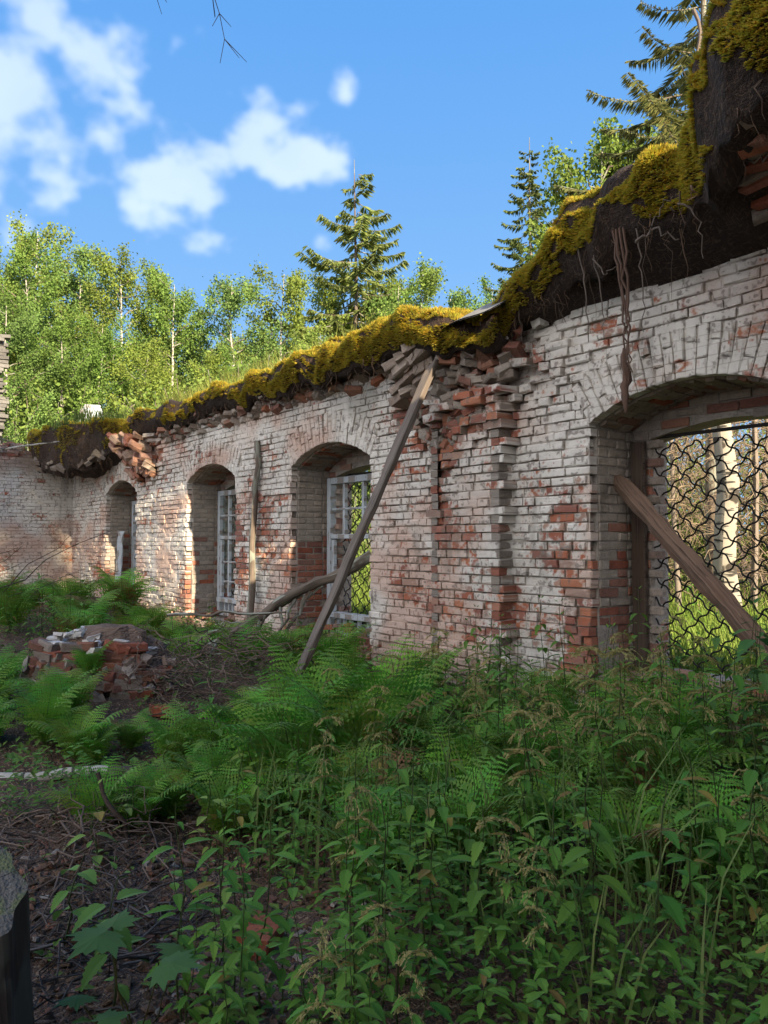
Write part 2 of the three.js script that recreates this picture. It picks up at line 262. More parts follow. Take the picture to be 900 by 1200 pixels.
{
  const R = rng(17), list = [];
  rows.forEach((row, r) => {
    const y = (r + 0.435) * ROW;
    for (const [x0, x1, q, q2] of row) {
      let a = Math.max(x0, XL + 0.02), b = x1, ok = true;
      for (const c of WIN) {
        const h = y < SILL ? 0 : y < SPR ? HA : ringHalf(y); if (h <= 0) continue;
        if (b > c - h && a < c + h) { if (a < c - h - 0.05) b = c - h; else if (b > c + h + 0.05) a = c + h; else ok = false; }
      }
      const xm = (a + b) / 2;
      if (!ok || b - a < 0.04 || y > wallTop(xm) - 0.03 || (y < 0.1 && xm > -17)) continue;
      const D = damage(xm, y), inPil = xm > PIL[0] && xm < PIL[1] && y < 2.75 + 0.4 * n2(xm * 5, y * 5, 9);
      const jamb = WIN.some((c) => Math.abs(Math.abs(xm - c) - HA) < 0.15) && y < SPR;
      if (D > 0.3 && R() < D * 0.4) continue;
      if (y > 0.6 && R() < 0.012) continue;                                            // a brick has fallen out
      let z = (R() - 0.5) * 0.018 + (q < 0.1 ? -0.02 : 0) + (jamb ? (R() - 0.6) * 0.03 : 0) + (R() - 0.35) * D * 0.16, w = b - a;
      if (jamb && R() < 0.3) w *= 0.8;
      if (inPil) z += 0.16;
      const depth = Math.hypot(xm - camP.x, y - camP.y, camP.z), cosn = camP.z / depth;
      const inView = xm > XL && xm < -2.3 && y > 0.35 && y < 3.55;
      list.push({ x: xm, y, z, w, D, size: inView ? w * cosn / (depth * depth) : 0, k: xm < WX[1] ? 0 : 1, d: inPil ? 0.26 : 0.1 });
    }
  });
  list.sort((a, b) => b.size - a.size);
  const rest = [new Soup(), new Soup()];
  list.forEach((e, i) => {
    const S = i < 300 ? new Soup() : rest[e.k], t = (R() - 0.5) * (0.012 + e.D * 0.22), t2 = (R() - 0.5) * (0.02 + e.D * 0.4);
    const ax = [Math.cos(t) * Math.cos(t2), Math.sin(t), Math.sin(t2)], up = [-Math.sin(t), Math.cos(t), 0], nn = [-Math.sin(t2), 0, Math.cos(t2)];
    brick(S, [e.x, e.y, e.z], ax, up, nn, e.w * (1 - 0.25 * e.D * R()), ROW * (0.83 + R() * 0.06), e.d, R, wallUV(e.k), [1, 1, 1], 0.012 + 0.02 * e.D);
    if (i < 300) mesh('brick', S.geo(), wallMats[e.k], wall);
  });
  rest.forEach((S, k) => { mesh('small_bricks', S.geo(), wallMats[k], wall).userData.kind = 'stuff'; });
  // mortar and plaster skin: a relief sheet between and partly over the bricks
  [[XL, WX[1], 0.05, 0], [WX[1], 0.6, 0.03, 1], [0.6, XR, 0.12, 1]].forEach(([a, b, st, k]) => {
    const nx = Math.ceil((b - a) / st), top = a > 0 ? 6.5 : 4, ny = Math.ceil(top / st), P = [], U = [], I = [], hid = [];
    for (let j = 0; j <= ny; j++) for (let i = 0; i <= nx; i++) {
      const x = a + (b - a) * i / nx, y = top * j / ny, p = plaster(x, y), D = damage(x, y), inPil = x > PIL[0] + 0.01 && x < PIL[1] - 0.01 && y < 2.8;
      const z = -0.026 + 0.026 * ss(0.6, 1.0, p) + (fbm(x * 14, y * 14, 2, 131) - 0.5) * 0.014 - 0.06 * D * (0.5 + n2(x * 9, y * 9, 132)) + (inPil ? 0.16 : 0);
      P.push(x, y, z); U.push(...wallUV(k)([x, y])); hid.push(inOpening(x, y, 0.004) || y > wallTop(x));
    }
    for (let j = 0; j < ny; j++) for (let i = 0; i < nx; i++) { const q = j * (nx + 1) + i, s = [q, q + 1, q + nx + 1, q + nx + 2]; if (s.some((v) => hid[v])) continue; I.push(s[0], s[1], s[2], s[1], s[3], s[2]); }
    const g = new THREE.BufferGeometry(); g.setAttribute('position', new THREE.Float32BufferAttribute(P, 3)); g.setAttribute('uv', new THREE.Float32BufferAttribute(U, 2)); g.setIndex(I); g.computeVertexNormals();
    mesh('plaster_skin', g, wallMats[k], wall);
  });
  // pilaster flanks
  const S = new Soup();
  for (let r = 0; r * ROW < 2.75; r++) for (const [side, X] of [[1, PIL[1]], [-1, PIL[0]]]) {
    const y = (r + 0.435) * ROW, c = mix3(r % 5 == 1 || y < 1.1 && r % 3 == 0 ? REDS[r % 5] : [0.26, 0.22, 0.185], [0.30, 0.27, 0.24], R() * 0.5);
    brick(S, [X + side * (R() * 0.012 - 0.004), y, 0.075], [0, 0, -side], [0, 1, 0], [side, 0, 0], 0.17, ROW * 0.86, 0.1, R, (p) => [p[2] * 1.0 + r * 0.37, p[1]], c, 0.012);
  }
  mesh('pilaster_flank', S.geo(), M.skin, wall);
  // body of the wall with its openings: an inner leaf and a narrower outer leaf
  const leaf = (z0, z1, hw, y0, top, arch) => {
    const s = new THREE.Shape(); s.moveTo(XL, -0.6); s.lineTo(XR, -0.6);
    for (let x = XR; x > XL; x -= 0.15) s.lineTo(x, wallTop(x) - 0.03); s.lineTo(XL, wallTop(XL) - 0.03); s.closePath();
    for (const c of WIN) { const h = new THREE.Path(); h.moveTo(c - hw, y0); h.lineTo(c - hw, top);
      for (let i = 1; i < 14; i++) { const t = i / 14, x = -hw + 2 * hw * t; h.lineTo(c + x, arch ? ACY + Math.sqrt(AR * AR - x * x) : top + 0.1 * Math.sin(Math.PI * t)); }
      h.lineTo(c + hw, top); h.lineTo(c + hw, y0); h.closePath(); s.holes.push(h); }
    const g = new THREE.ExtrudeGeometry(s, { depth: z1 - z0, bevelEnabled: false }); g.translate(0, 0, z0); return g;
  };
  mesh('wall_core', leaf(-0.6, -0.1, HA, SILL, SPR, true), M.mortar, wall);
  mesh('outer_leaf', leaf(-0.86, -0.603, HA - 0.16, 0.47, 2.42, false), M.mortar, wall);
}
// window reveals, arches and sills
const redAt = (y, R, s = 1) => R() < s * ss(2.0, 1.0, y);
WIN.forEach((c, wi) => {
  const R = rng(200 + wi * 7), near = wi >= 2;
  for (const side of [1, -1]) {
    const rest = new Soup(), X = c - side * HA;
    for (let r = Math.floor(SILL / ROW); (r + 1) * ROW < SPR + 0.03; r++) {
      const y = (r + 0.435) * ROW; let z = -0.105 - (r % 2) * 0.0;
      for (let k = 0; z > -0.56; k++) {
        const L = Math.min(((k + r) % 2 ? 0.125 : 0.25) * (0.95 + R() * 0.1), 0.6 + z); if (L < 0.04) break;
        const red = redAt(y, R, wi === 2 ? 0.95 : wi === 3 ? 0.55 : 0.4), col = red ? mix3(REDS[Math.floor(R() * 4.99)], TAN, R() * 0.35) : mix3([0.42, 0.36, 0.30], [0.32, 0.265, 0.22], R() * 0.8);
        const S = near && side > 0 ? new Soup() : rest;
        brick(S, [X + side * (0.012 + (R() - 0.5) * 0.014 + (y < 0.9 ? (R() - 0.6) * 0.05 : 0)), y, z - L / 2], [0, 0, -side], [0, 1, 0], [side, 0, 0], L - 0.01, ROW * (0.82 + R() * 0.07), 0.07, R, (p) => [p[2] + r * 0.31 + wi, p[1] * 1.0], col, 0.012);
        if (S !== rest) mesh('reveal_brick', S.geo(), M.skin, wall);
        z -= L + 0.01;
      }
    }
    if (rest.p.length) mesh('reveal_bricks', rest.geo(), M.skin, wall).userData.kind = 'stuff';
  }
  // arch: a ring of radial bricks, then the soffit bricks behind them
  const n = 22;
  for (let i = 0; i < n; i++) {
    const an = -AANG + (i + 0.5) / n * 2 * AANG, u = [Math.cos(an), -Math.sin(an), 0], v = [Math.sin(an), Math.cos(an), 0], w = 2 * AANG / n * (AR + 0.1) - 0.009;
    const cut = i % 2 ? 0.245 : 0.12, k = c < WX[1] ? 0 : 1;
    for (const [r0, r1] of [[0, cut], [cut + 0.009, RING]]) {
      const rm = AR + (r0 + r1) / 2, S = new Soup(), gone = wi === 0 && i < 6 && r0 > 0; if (gone) continue;
      brick(S, [c + v[0] * rm, ACY + v[1] * rm, 0.004 + (R() - 0.5) * 0.016], u, v, [0, 0, 1], w, r1 - r0, 0.115, R, wallUV(k), [1, 1, 1], 0.01);
      mesh('voussoir', S.geo(), wallMats[k], wall);
    }
    let z = -0.12; for (let q = 0; z > -0.55; q++) {
      const L = Math.min((q + i) % 2 ? 0.125 : 0.25, 0.6 + z), S = new Soup(), col = mix3(R() < 0.25 ? REDS[i % 5] : [0.38, 0.32, 0.265], [0.30, 0.24, 0.195], R());
      brick(S, [c + v[0] * (AR - 0.012 - R() * 0.02), ACY + v[1] * (AR - 0.012 - R() * 0.02), z - L / 2], [0, 0, 1], u, [-v[0], -v[1], 0], L - 0.01, w, 0.08, R, (p) => [p[2] + i * 0.3, p[0] * 1.1], col, 0.02);
      mesh('soffit_brick', S.geo(), M.skin, wall); z -= L + 0.01;
    }
  }
  // bricks of the outer leaf seen behind the rebate
  const back = new Soup();
  for (let r = Math.floor(SILL / ROW); r * ROW < CRN; r++) for (let x = c - HA + 0.02 + (r % 2) * -0.12; x < c + HA;) {
    const L = ((Math.round(x * 31) + r) % 2 ? 0.125 : 0.25), y = (r + 0.435) * ROW; let a = Math.max(x, c - HA + 0.015), b = Math.min(x + L, c + HA - 0.015); x += L + 0.01;
    const hw = HA - 0.16, top = (q) => 2.42 + 0.1 * Math.cos(Math.max(-1, Math.min(1, q / hw)) * Math.PI / 2), m = (a + b) / 2 - c;
    if (y > 0.47 && Math.abs(m) < hw && y < top(m) + 0.03) { if (a < c - hw) b = c - hw; else if (b > c + hw) a = c + hw; else continue; }
    if (b - a < 0.03 || Math.hypot((a + b) / 2 - c, y - ACY) > AR + 0.03) continue;
    brick(back, [(a + b) / 2, y, -0.588 + (R() - 0.5) * 0.016], [1, 0, 0], [0, 1, 0], [0, 0, 1], b - a, ROW * 0.85, 0.06, R, (p) => [p[0] + r * 0.3, p[1]], mix3(R() < 0.3 ? REDS[r % 5] : [0.38, 0.32, 0.27], [0.30, 0.24, 0.2], R() * 0.8), 0.014);
  }
  for (const side of [1, -1]) for (let r = 7; r * ROW < 2.4; r++) for (const z of [-0.66, -0.79]) brick(back, [c - side * (HA - 0.165 + R() * 0.008), (r + 0.435) * ROW, z], [0, 0, -side], [0, 1, 0], [side, 0, 0], 0.12, ROW * 0.85, 0.05, R, (p) => [p[2] + r * 0.3, p[1]], mix3(R() < 0.4 ? REDS[r % 5] : [0.36, 0.31, 0.27], [0.3, 0.25, 0.21], R()), 0.012);
  mesh('outer_bricks', back.geo(), M.skin, wall).userData.kind = 'stuff';
  if (wi === 3) for (const [x0, w] of [[c - HA + 0.09, 0.13], [c + HA - 0.09, 0.13]]) { const m = mesh('jamb_timber', boxGeo(w, 2.0, 0.05, 0.008), M.rot, wall); m.position.set(x0, 1.4, -0.545); }
  // broken sill of loose bricks
  for (let i = 0; i < (near ? 46 : 14); i++) {
    const S = new Soup(), x = c - HA + R() * 2 * HA, z = -0.55 + R() * 0.62, y = SILL + 0.02 + R() * 0.12 + (z < -0.3 ? 0.08 : 0), t = R() * 6.28, tl = (R() - 0.5) * 0.7;
    const a = [Math.cos(t), tl * 0.4, Math.sin(t)], b = [-Math.sin(t), tl, Math.cos(t)], L = Math.hypot(...a), L2 = Math.hypot(...b), a1 = a.map((q) => q / L), b1 = b.map((q) => q / L2);
    const nn = [b1[1] * a1[2] - b1[2] * a1[1], b1[2] * a1[0] - b1[0] * a1[2], b1[0] * a1[1] - b1[1] * a1[0]];
    brick(S, [x, y, z], a1, b1, nn, 0.05 + R() * 0.2, 0.05 + R() * 0.08, 0.04 + R() * 0.03, R, (p) => [p[0] * 2, p[2] * 2 + p[1]], mix3(REDS[i % 5], [0.34, 0.27, 0.22], R() * 0.9), 0.015, true);
    mesh('sill_rubble', S.geo(), M.skin, wall);
  }
});
// iron lattice: two families of wavy diagonal bars
function lattice(c, x0, x1, y0, y1, z, seed) {
  const gr = new THREE.Group(); gr.name = 'window_grille'; wall.add(gr); gr.position.set(c, 0, z);
  const sx = 0.104, sy = 0.092, nx = Math.floor((x1 - x0) / sx), ny = Math.floor((y1 - y0) / sy);
  const R = rng(seed);
  for (const dir of [1, -1]) for (let k = -ny; k <= nx + ny; k += 2) {
    const pts = [];
    for (let j = 0; j < ny; j++) {
      const i = dir > 0 ? k + j : k - j; const i2 = i + dir;
      if (Math.min(i, i2) < 0 || Math.max(i, i2) > nx) continue;
      const a = [x0 + i * sx, y0 + j * sy], d = [dir * sx, sy], L = Math.hypot(...d), nrm = [-d[1] / L, d[0] / L];
      for (let q = pts.length ? 1 : 0; q <= 6; q++) { const t = q / 6, o = Math.sin(t * Math.PI * 2) * 0.0125; pts.push(V(a[0] + d[0] * t + nrm[0] * o, a[1] + d[1] * t + nrm[1] * o, dir * 0.006 + (R() - 0.5) * 0.002)); }
    }
    if (pts.length > 6) mesh('bar', tubeGeo(pts, 0.0075, 0.0075, 5), M.iron, gr);
  }
  const parts = [[x1 - x0 + 0.04, 0.03, 0, (y0 + y1) / 2 - (y1 - y0) / 2], [x1 - x0 + 0.04, 0.03, 0, y1]].map(([w, h, , y]) => boxGeo(w, h, 0.012).translate((x0 + x1) / 2, y, 0));
  for (const x of [x0 - 0.01, x1 + 0.01]) parts.push(boxGeo(0.025, y1 - y0 - 0.035, 0.012).translate(x, (y0 + y1) / 2, 0));
  mesh('grille_frame', mergeGeometries(parts), M.iron, gr);
}
WIN.forEach((c, i) => lattice(c, -0.73, 0.73, i === 3 ? 0.45 : 0.5, 2.44, i === 3 ? -0.66 : -0.72, 300 + i));
// timber windows with peeling grey-white paint
function casement(c, opt) {
  const w = 0.78, z = -0.56, y0 = 0.34, y1 = 2.40, gr = new THREE.Group(); gr.name = 'window_frame'; gr.position.set(c, 0, z); wall.add(gr);
  const part = (name, W, H, D, x, y, zz = 0, rz = 0) => { const g = boxGeo(W, H, D, 0.005); if (W > H) g.rotateZ(Math.PI / 2).rotateZ(-Math.PI / 2); const m = mesh(name, g, M.paint, gr); m.position.set(x, y, zz); m.rotation.z = rz; return m; };
  if (opt.left !== false) part('stile', 0.085, y1 - y0, 0.1, -w + 0.045, (y0 + y1) / 2);
  part('stile', 0.085, y1 - y0, 0.1, w - 0.045, (y0 + y1) / 2);
  part('head_rail', 2 * w - 0.175, 0.085, 0.1, 0, y1 - 0.045, 0, opt.tilt ?? 0);
  part('sill_rail', 2 * w - 0.175, 0.07, 0.14, 0, 0.60, 0.03);
  part('bottom_rail', 2 * w - 0.175, 0.06, 0.1, 0, y0 + 0.03);
  part('transom', 2 * w - 0.175, 0.06, 0.08, 0, 1.62);
  for (const x of opt.stiles ?? [-0.42, 0, 0.42]) { part('mullion', 0.05, y1 - 1.74, 0.05, x, (y1 + 1.56) / 2); if (opt.low) part('mullion', 0.05, 0.92, 0.05, x, 1.12); }
  for (const y of opt.bars ?? [1.98]) part('glazing_bar', 2 * w - 0.175, 0.028, 0.032, 0, y, 0.012);
  for (const x of [-0.56, -0.42, -0.28, -0.1, 0.1, 0.3, 0.5]) part('baluster', 0.05, 0.16, 0.04, x, 0.48);
  part('casement_stile', 0.06, 0.93, 0.05, -w + 0.15, 1.11, 0.03);
  for (const [x, y, W, H] of opt.panes ?? []) { const m = mesh('pane', boxGeo(W, H, 0.004, 0.001), M.glass, gr); m.position.set(x, y, -0.006); }
}
casement(WIN[2], { tilt: 0.0 });
casement(WIN[1], { bars: [1.98, 1.22, 0.9], low: true, panes: [-0.585, -0.21, 0.21, 0.585].flatMap((x) => [1.8, 2.17, 1.4, 1.06].map((y) => [x, y, 0.3, 0.24])) });
casement(WIN[0], { bars: [1.98, 1.22], stiles: [0.0, 0.42], low: true });
// rows: x, overhang, crest height, underside height at the lip, underside height at the wall
const capL = table([[-18.6, 0.9, 3.95, 3.35, 3.2], [-17.6, 1.0, 3.95, 3.1, 2.95], [-16.6, 0.75, 3.98, 3.0, 2.9], [-15.6, 0.45, 3.95, 3.15, 3.05], [-14.6, 0.3, 3.88, 3.4, 3.36], [-13, 0.16, 3.84, 3.55, 3.5], [-11, 0.2, 3.82, 3.52, 3.48], [-9.5, 0.22, 3.83, 3.5, 3.48], [-8.3, 0.3, 3.84, 3.5, 3.5], [-7, 0.4, 3.84, 3.44, 3.46], [-6.2, 0.42, 3.8, 3.44, 3.46], [-5.4, 0.4, 3.68, 3.38, 3.45], [-4.7, 0.26, 3.6, 3.34, 3.45]]);
const capR = table([[-4.95, 0.2, 3.66, 3.36, 3.45], [-4.6, 0.22, 3.82, 3.5, 3.46], [-4.25, 0.22, 4.0, 3.56, 3.46], [-3.9, 0.3, 4.28, 3.72, 3.47], [-3.4, 0.42, 4.28, 3.76, 3.48], [-2.85, 0.52, 4.25, 3.72, 3.5], [-2.6, 0.75, 4.32, 3.75, 3.5], [-2.35, 1.05, 4.38, 3.8, 3.5], [-1.95, 1.38, 4.38, 3.85, 3.5], [-1.2, 1.6, 4.5, 3.95, 3.5], [0, 1.7, 4.6, 4.0, 3.55], [1.0, 1.7, 4.6, 4.0, 3.6]]);
// ragged springer bricks left along the wall head, and the broken springing over the pilaster
function frag(parent, name, x, y, z, L, H, D, tilt, yaw, roll, col, R, mat = M.skin, wear = 0.016) {
  const S = new Soup(); brick(S, [0, 0, D / 2], [1, 0, 0], [0, 1, 0], [0, 0, 1], L, H, D, R, (p) => [p[0] * 1.3 + x * 1.7, p[1] * 1.3 + p[2] + y], col, wear, true);
  const m = mesh(name, S.geo(), mat, parent); m.position.set(x, y, z); m.rotation.set(tilt, yaw, roll, 'YXZ'); return m;
}
const dirty = (R) => { const q = R(); return q < 0.33 ? mix3(REDS[Math.floor(R() * 4.99)], [0.25, 0.2, 0.16], R() * 0.6) : q < 0.75 ? mix3([0.46, 0.40, 0.345], [0.29, 0.235, 0.195], R()) : mix3([0.20, 0.155, 0.12], [0.28, 0.24, 0.2], R()); };
{
  const R = rng(41);
  for (let i = 0; i < 110; i++) { // wall head
    const x = -14.2 + (i + R()) / 110 * 9.4, up = R(), y = 3.27 + up * 0.3;
    frag(wall, 'springer_brick', x, y, -0.03 + up * 0.16 * R(), 0.1 + R() * 0.16, 0.065, 0.13 + R() * 0.1, (R() - 0.5) * 0.7 - 0.2, (R() - 0.5) * 1.1, (R() - 0.5) * 0.5, dirty(R), R);
  }
  for (let i = 0; i < 250; i++) { // over the pilaster, corbelling outward with height
    const t = R(), x = -5.42 + (R() - 0.5) * lerp(0.75, 2.0, t) - 0.12 * t, y = lerp(2.45, 3.55, t), D = 0.12 + R() * 0.13;
    frag(wall, 'rubble_brick', x, y, 0.02 + 0.28 * t * t * (0.35 + 0.65 * R()) * Math.exp(-(((x + 5.45) / 0.8) ** 2)) + 0.02, 0.06 + R() * 0.15, 0.045 + R() * 0.04, D, (R() - 0.6) * 1.0, (R() - 0.5) * 1.7, (R() - 0.5) * 1.1, dirty(R), R, M.skin, 0.018);
  }
  for (let i = 0; i < 17; i++) { // tilted courses of the lost transverse rib
    const row = i % 4, k = Math.floor(i / 4), x = -6.2 + k * 0.135 + row * 0.02;
    frag(wall, 'rib_brick', x, 3.02 + row * 0.115 + k * 0.045, 0.1 + row * 0.05 + R() * 0.05, 0.16 + R() * 0.1, 0.075, 0.2 + R() * 0.08, -0.15 + (R() - 0.5) * 0.4, 0.25 + (R() - 0.5) * 0.5, 0.42 + (R() - 0.5) * 0.3, mix3([0.40, 0.33, 0.275], [0.29, 0.22, 0.18], R()), R, M.skin, 0.034);
  }
  for (let i = 0; i < 46; i++) { const x = -17.9 + R() * 2.9, [p, , lip] = capL(x); frag(wall, 'rubble_brick', x, lip + R() * 0.22, p * (0.35 + 0.6 * R()), 0.1 + R() * 0.18, 0.05 + R() * 0.05, 0.12 + R() * 0.12, (R() - 0.5) * 1.4, R() * 3, (R() - 0.5) * 1.2, mix3([0.3, 0.25, 0.21], [0.11, 0.08, 0.06], R()), R, M.skin, 0.025); }
  for (let i = 0; i < 60; i++) { // broken vault foot by the far window
    const t = R(), x = -13.75 + (R() - 0.5) * 1.1 - t * 0.5, y = 2.75 + t * 0.75;
    frag(wall, 'rubble_brick', x, y, 0.05 + 0.4 * t * R(), 0.12 + R() * 0.15, 0.07, 0.14 + R() * 0.14, (R() - 0.6) * 0.8, (R() - 0.2) * 1.1, -0.7 + (R() - 0.5) * 0.5, mix3(REDS[i % 5], [0.40, 0.31, 0.24], R()), R, M.skin, 0.02);
  }
}

// ------------------------------------------------------------------ the end wall
{
  const ew = new THREE.Group(); tag(ew, 'end_wall', 'short whitewashed brick end wall with cracks, meeting the window wall at the far corner', 'wall', null, 'thing');
  const R = rng(61), Z0 = 0.02, Z1 = 7.2, top = (z) => 3.35 + 0.35 * n2(z * 1.7, 3, 62) + 0.12 * (n2(z * 9, 5, 63) - 0.5);
  const mat = std({ map: tex(1024, 1024, (u, v) => { const x = -18.45 + u * 4, y = v * 4; return wallColor(x, y, fbm(x * 18, y * 18, 2, 220)); }, true, THREE.MirroredRepeatWrapping), bumpMap: rep(T.grain, 8, 8), bumpScale: 0.008 });
  const uv = (p) => [(p[2]) / 4, p[1] / 4];
  const list = [], X = XL;
  rows.forEach((row, r) => { const y = (r + 0.435) * ROW; if (y < 0.15) return; for (const [x0, x1, , q2] of rowSlice(row)) { const z = (x0 + x1) / 2; if (z < Z0 + 0.06 || z > Z1 || y > top(z) || R() < 0.01) continue; list.push({ z, y, w: x1 - x0, s: z < 1.7 && y > 0.4 ? (x1 - x0) : 0 }); } });
  function rowSlice(row) { return row.filter(([a]) => a > -18.4 && a < -11).map(([a, b, c, d]) => [a + 18.45, b + 18.45, c, d]); }
  list.sort((a, b) => b.s - a.s);
  const rest = new Soup();
  list.forEach((e, i) => { const S = i < 300 && e.s ? new Soup() : rest; brick(S, [X + (R() - 0.5) * 0.016, e.y, e.z], [0, 0, -1], [0, 1, 0], [1, 0, 0], e.w, ROW * 0.86, 0.1, R, uv, [1, 1, 1], 0.008); if (S !== rest) mesh('brick', S.geo(), mat, ew); });
  mesh('small_bricks', rest.geo(), mat, ew).userData.kind = 'stuff';
  const s = new THREE.Shape(); s.moveTo(-0.9, -0.6); for (let z = -0.9; z <= Z1; z += 0.15) s.lineTo(z, top(z) - 0.05); s.lineTo(Z1, -0.6); s.closePath();
  const g = new THREE.ExtrudeGeometry(s, { depth: 0.8, bevelEnabled: false }); g.rotateY(-Math.PI / 2); g.translate(X - 0.012, 0, 0);
  { const p = g.attributes.position, u = g.attributes.uv; for (let i = 0; i < p.count; i++) u.setXY(i, p.getZ(i) / 4, p.getY(i) / 4); }
  mesh('wall_core', g, mat, ew);
  for (let i = 0; i < 40; i++) frag(ew, 'loose_brick', X - 0.5 + R() * 0.65, 3.42 + R() * 0.3, 0.3 + R() * 3, 0.1 + R() * 0.15, 0.07, 0.12, (R() - 0.5) * 0.8, R() * 3, (R() - 0.5) * 0.6, dirty(R), R);
  // the ragged masonry stump that stands behind it
  const tower = new THREE.Group(); tag(tower, 'masonry_stump', 'tall grey weathered masonry stump rising behind the end wall', 'masonry');
  for (let r = 0; r < 74; r++) for (let k = 0; k < 6; k++) { const y = r * 0.1 + 0.05; if (y > 7.1 + 0.35 * hash(k, 3, 5)) continue; frag(tower, 'stone_course', -22.9 - 0.2 * R(), y, 0.75 + k * 0.32 + (R() - 0.5) * 0.14 + 0.12 * n2(y * 1.4, k, 66) - (k === 0 ? 0.16 * n2(y * 2, 9, 67) : 0), 0.3 + R() * 0.1, 0.088, 0.3, (R() - 0.5) * 0.1, Math.PI / 2 + (R() - 0.5) * 0.3, (R() - 0.5) * 0.1, mix3([0.22, 0.21, 0.2], [0.10, 0.095, 0.09], R()), R); }
}
// added wall, unseen on the right, shaped with added birches to shade the floor
{
  const s = new THREE.Shape(); s.moveTo(0.2, -0.6); for (let z = 0.2; z <= 9; z += 0.3) s.lineTo(z, 6.7 + 1.6 * ss(1.8, 2.6, z) + 0.5 * n2(z, 7, 71)); s.lineTo(9, -0.6); s.closePath();
  const g = new THREE.ExtrudeGeometry(s, { depth: 0.8, bevelEnabled: false }); g.rotateY(-Math.PI / 2); g.translate(4, 0, 0);
  const m = mesh('near_end_wall', g, std({ map: rep(T.skin, 0.4, 0.4), color: new THREE.Color().setRGB(0.5, 0.46, 0.42), bumpMap: T.lump, bumpScale: 0.02 }));
  tag(m, 'near_end_wall', 'tall plastered wall added out of view to shade the nave floor', 'wall', null, 'thing');
}

// ------------------------------------------------------------------ earth, moss and the vault remnant on the wall head
function capSurface(x, t, prof, seed, back) { // t runs from the back, over the top, round the lip and under to the wall
  const [p, top, lip, und] = prof(x); let y, z;
  if (t < 0.42) { const q = t / 0.42; z = lerp(back, p - 0.1, q); y = top - 0.06 * (1 - q) + 0.05 * Math.sin(q * 9 + x); }
  else if (t < 0.54) { const q = (t - 0.42) / 0.12, a = q * Math.PI / 2; z = p - 0.1 + 0.12 * Math.sin(a); y = top - 0.12 * (1 - Math.cos(a)); }
  else if (t < 0.75) { const q = (t - 0.54) / 0.21; z = p + 0.02 - 0.1 * q * q; y = lerp(top - 0.12, lip, q); }
  else { const q = (t - 0.75) / 0.25; z = lerp(p - 0.08, -0.06, q); y = lerp(lip, und, q); }
  const a = fbm3(x * 1.6, y * 1.6, z * 1.6, 3, seed) - 0.5, b = fbm3(x * 6, y * 6, z * 6, 3, seed + 40) - 0.5, k = t > 0.75 ? 0.5 : 1;
  return [x + b * 0.08, y + (a * 0.24 + b * 0.11) * k - (t > 0.5 && t < 0.8 ? 0.16 * Math.max(0, fbm(x * 3.3, 4, 3, seed) - 0.45) * 2 : 0), z + (a * 0.3 + b * 0.16) * k];
}
const mossCol = (R) => { const q = R(); const a = q < 0.5 ? [0.62, 0.46, 0.05] : q < 0.8 ? [0.46, 0.40, 0.05] : [0.70, 0.54, 0.10]; return mix3(a, [0.26, 0.27, 0.045], R() * 0.6); };
function tuft(S, p, n, h, w, col, R) { // a few little blades
  const a = R() * 6.28;
  for (let k = 0; k < 3; k++) { const an = a + k * 2.1, dx = Math.cos(an) * w, dz = Math.sin(an) * w, t = [p[0] + n[0] * h + dx * (0.6 + R()), p[1] + n[1] * h, p[2] + n[2] * h + dz * (0.6 + R())]; const e = Math.cos(an + 1.57) * w, f = Math.sin(an + 1.57) * w; S.tri([p[0] - e, p[1] - 0.006, p[2] - f], [p[0] + e, p[1] - 0.006, p[2] + f], t, [0, 0], [1, 0], [0, 1], col.map((c) => c * (0.85 + 0.3 * R()))); }
}
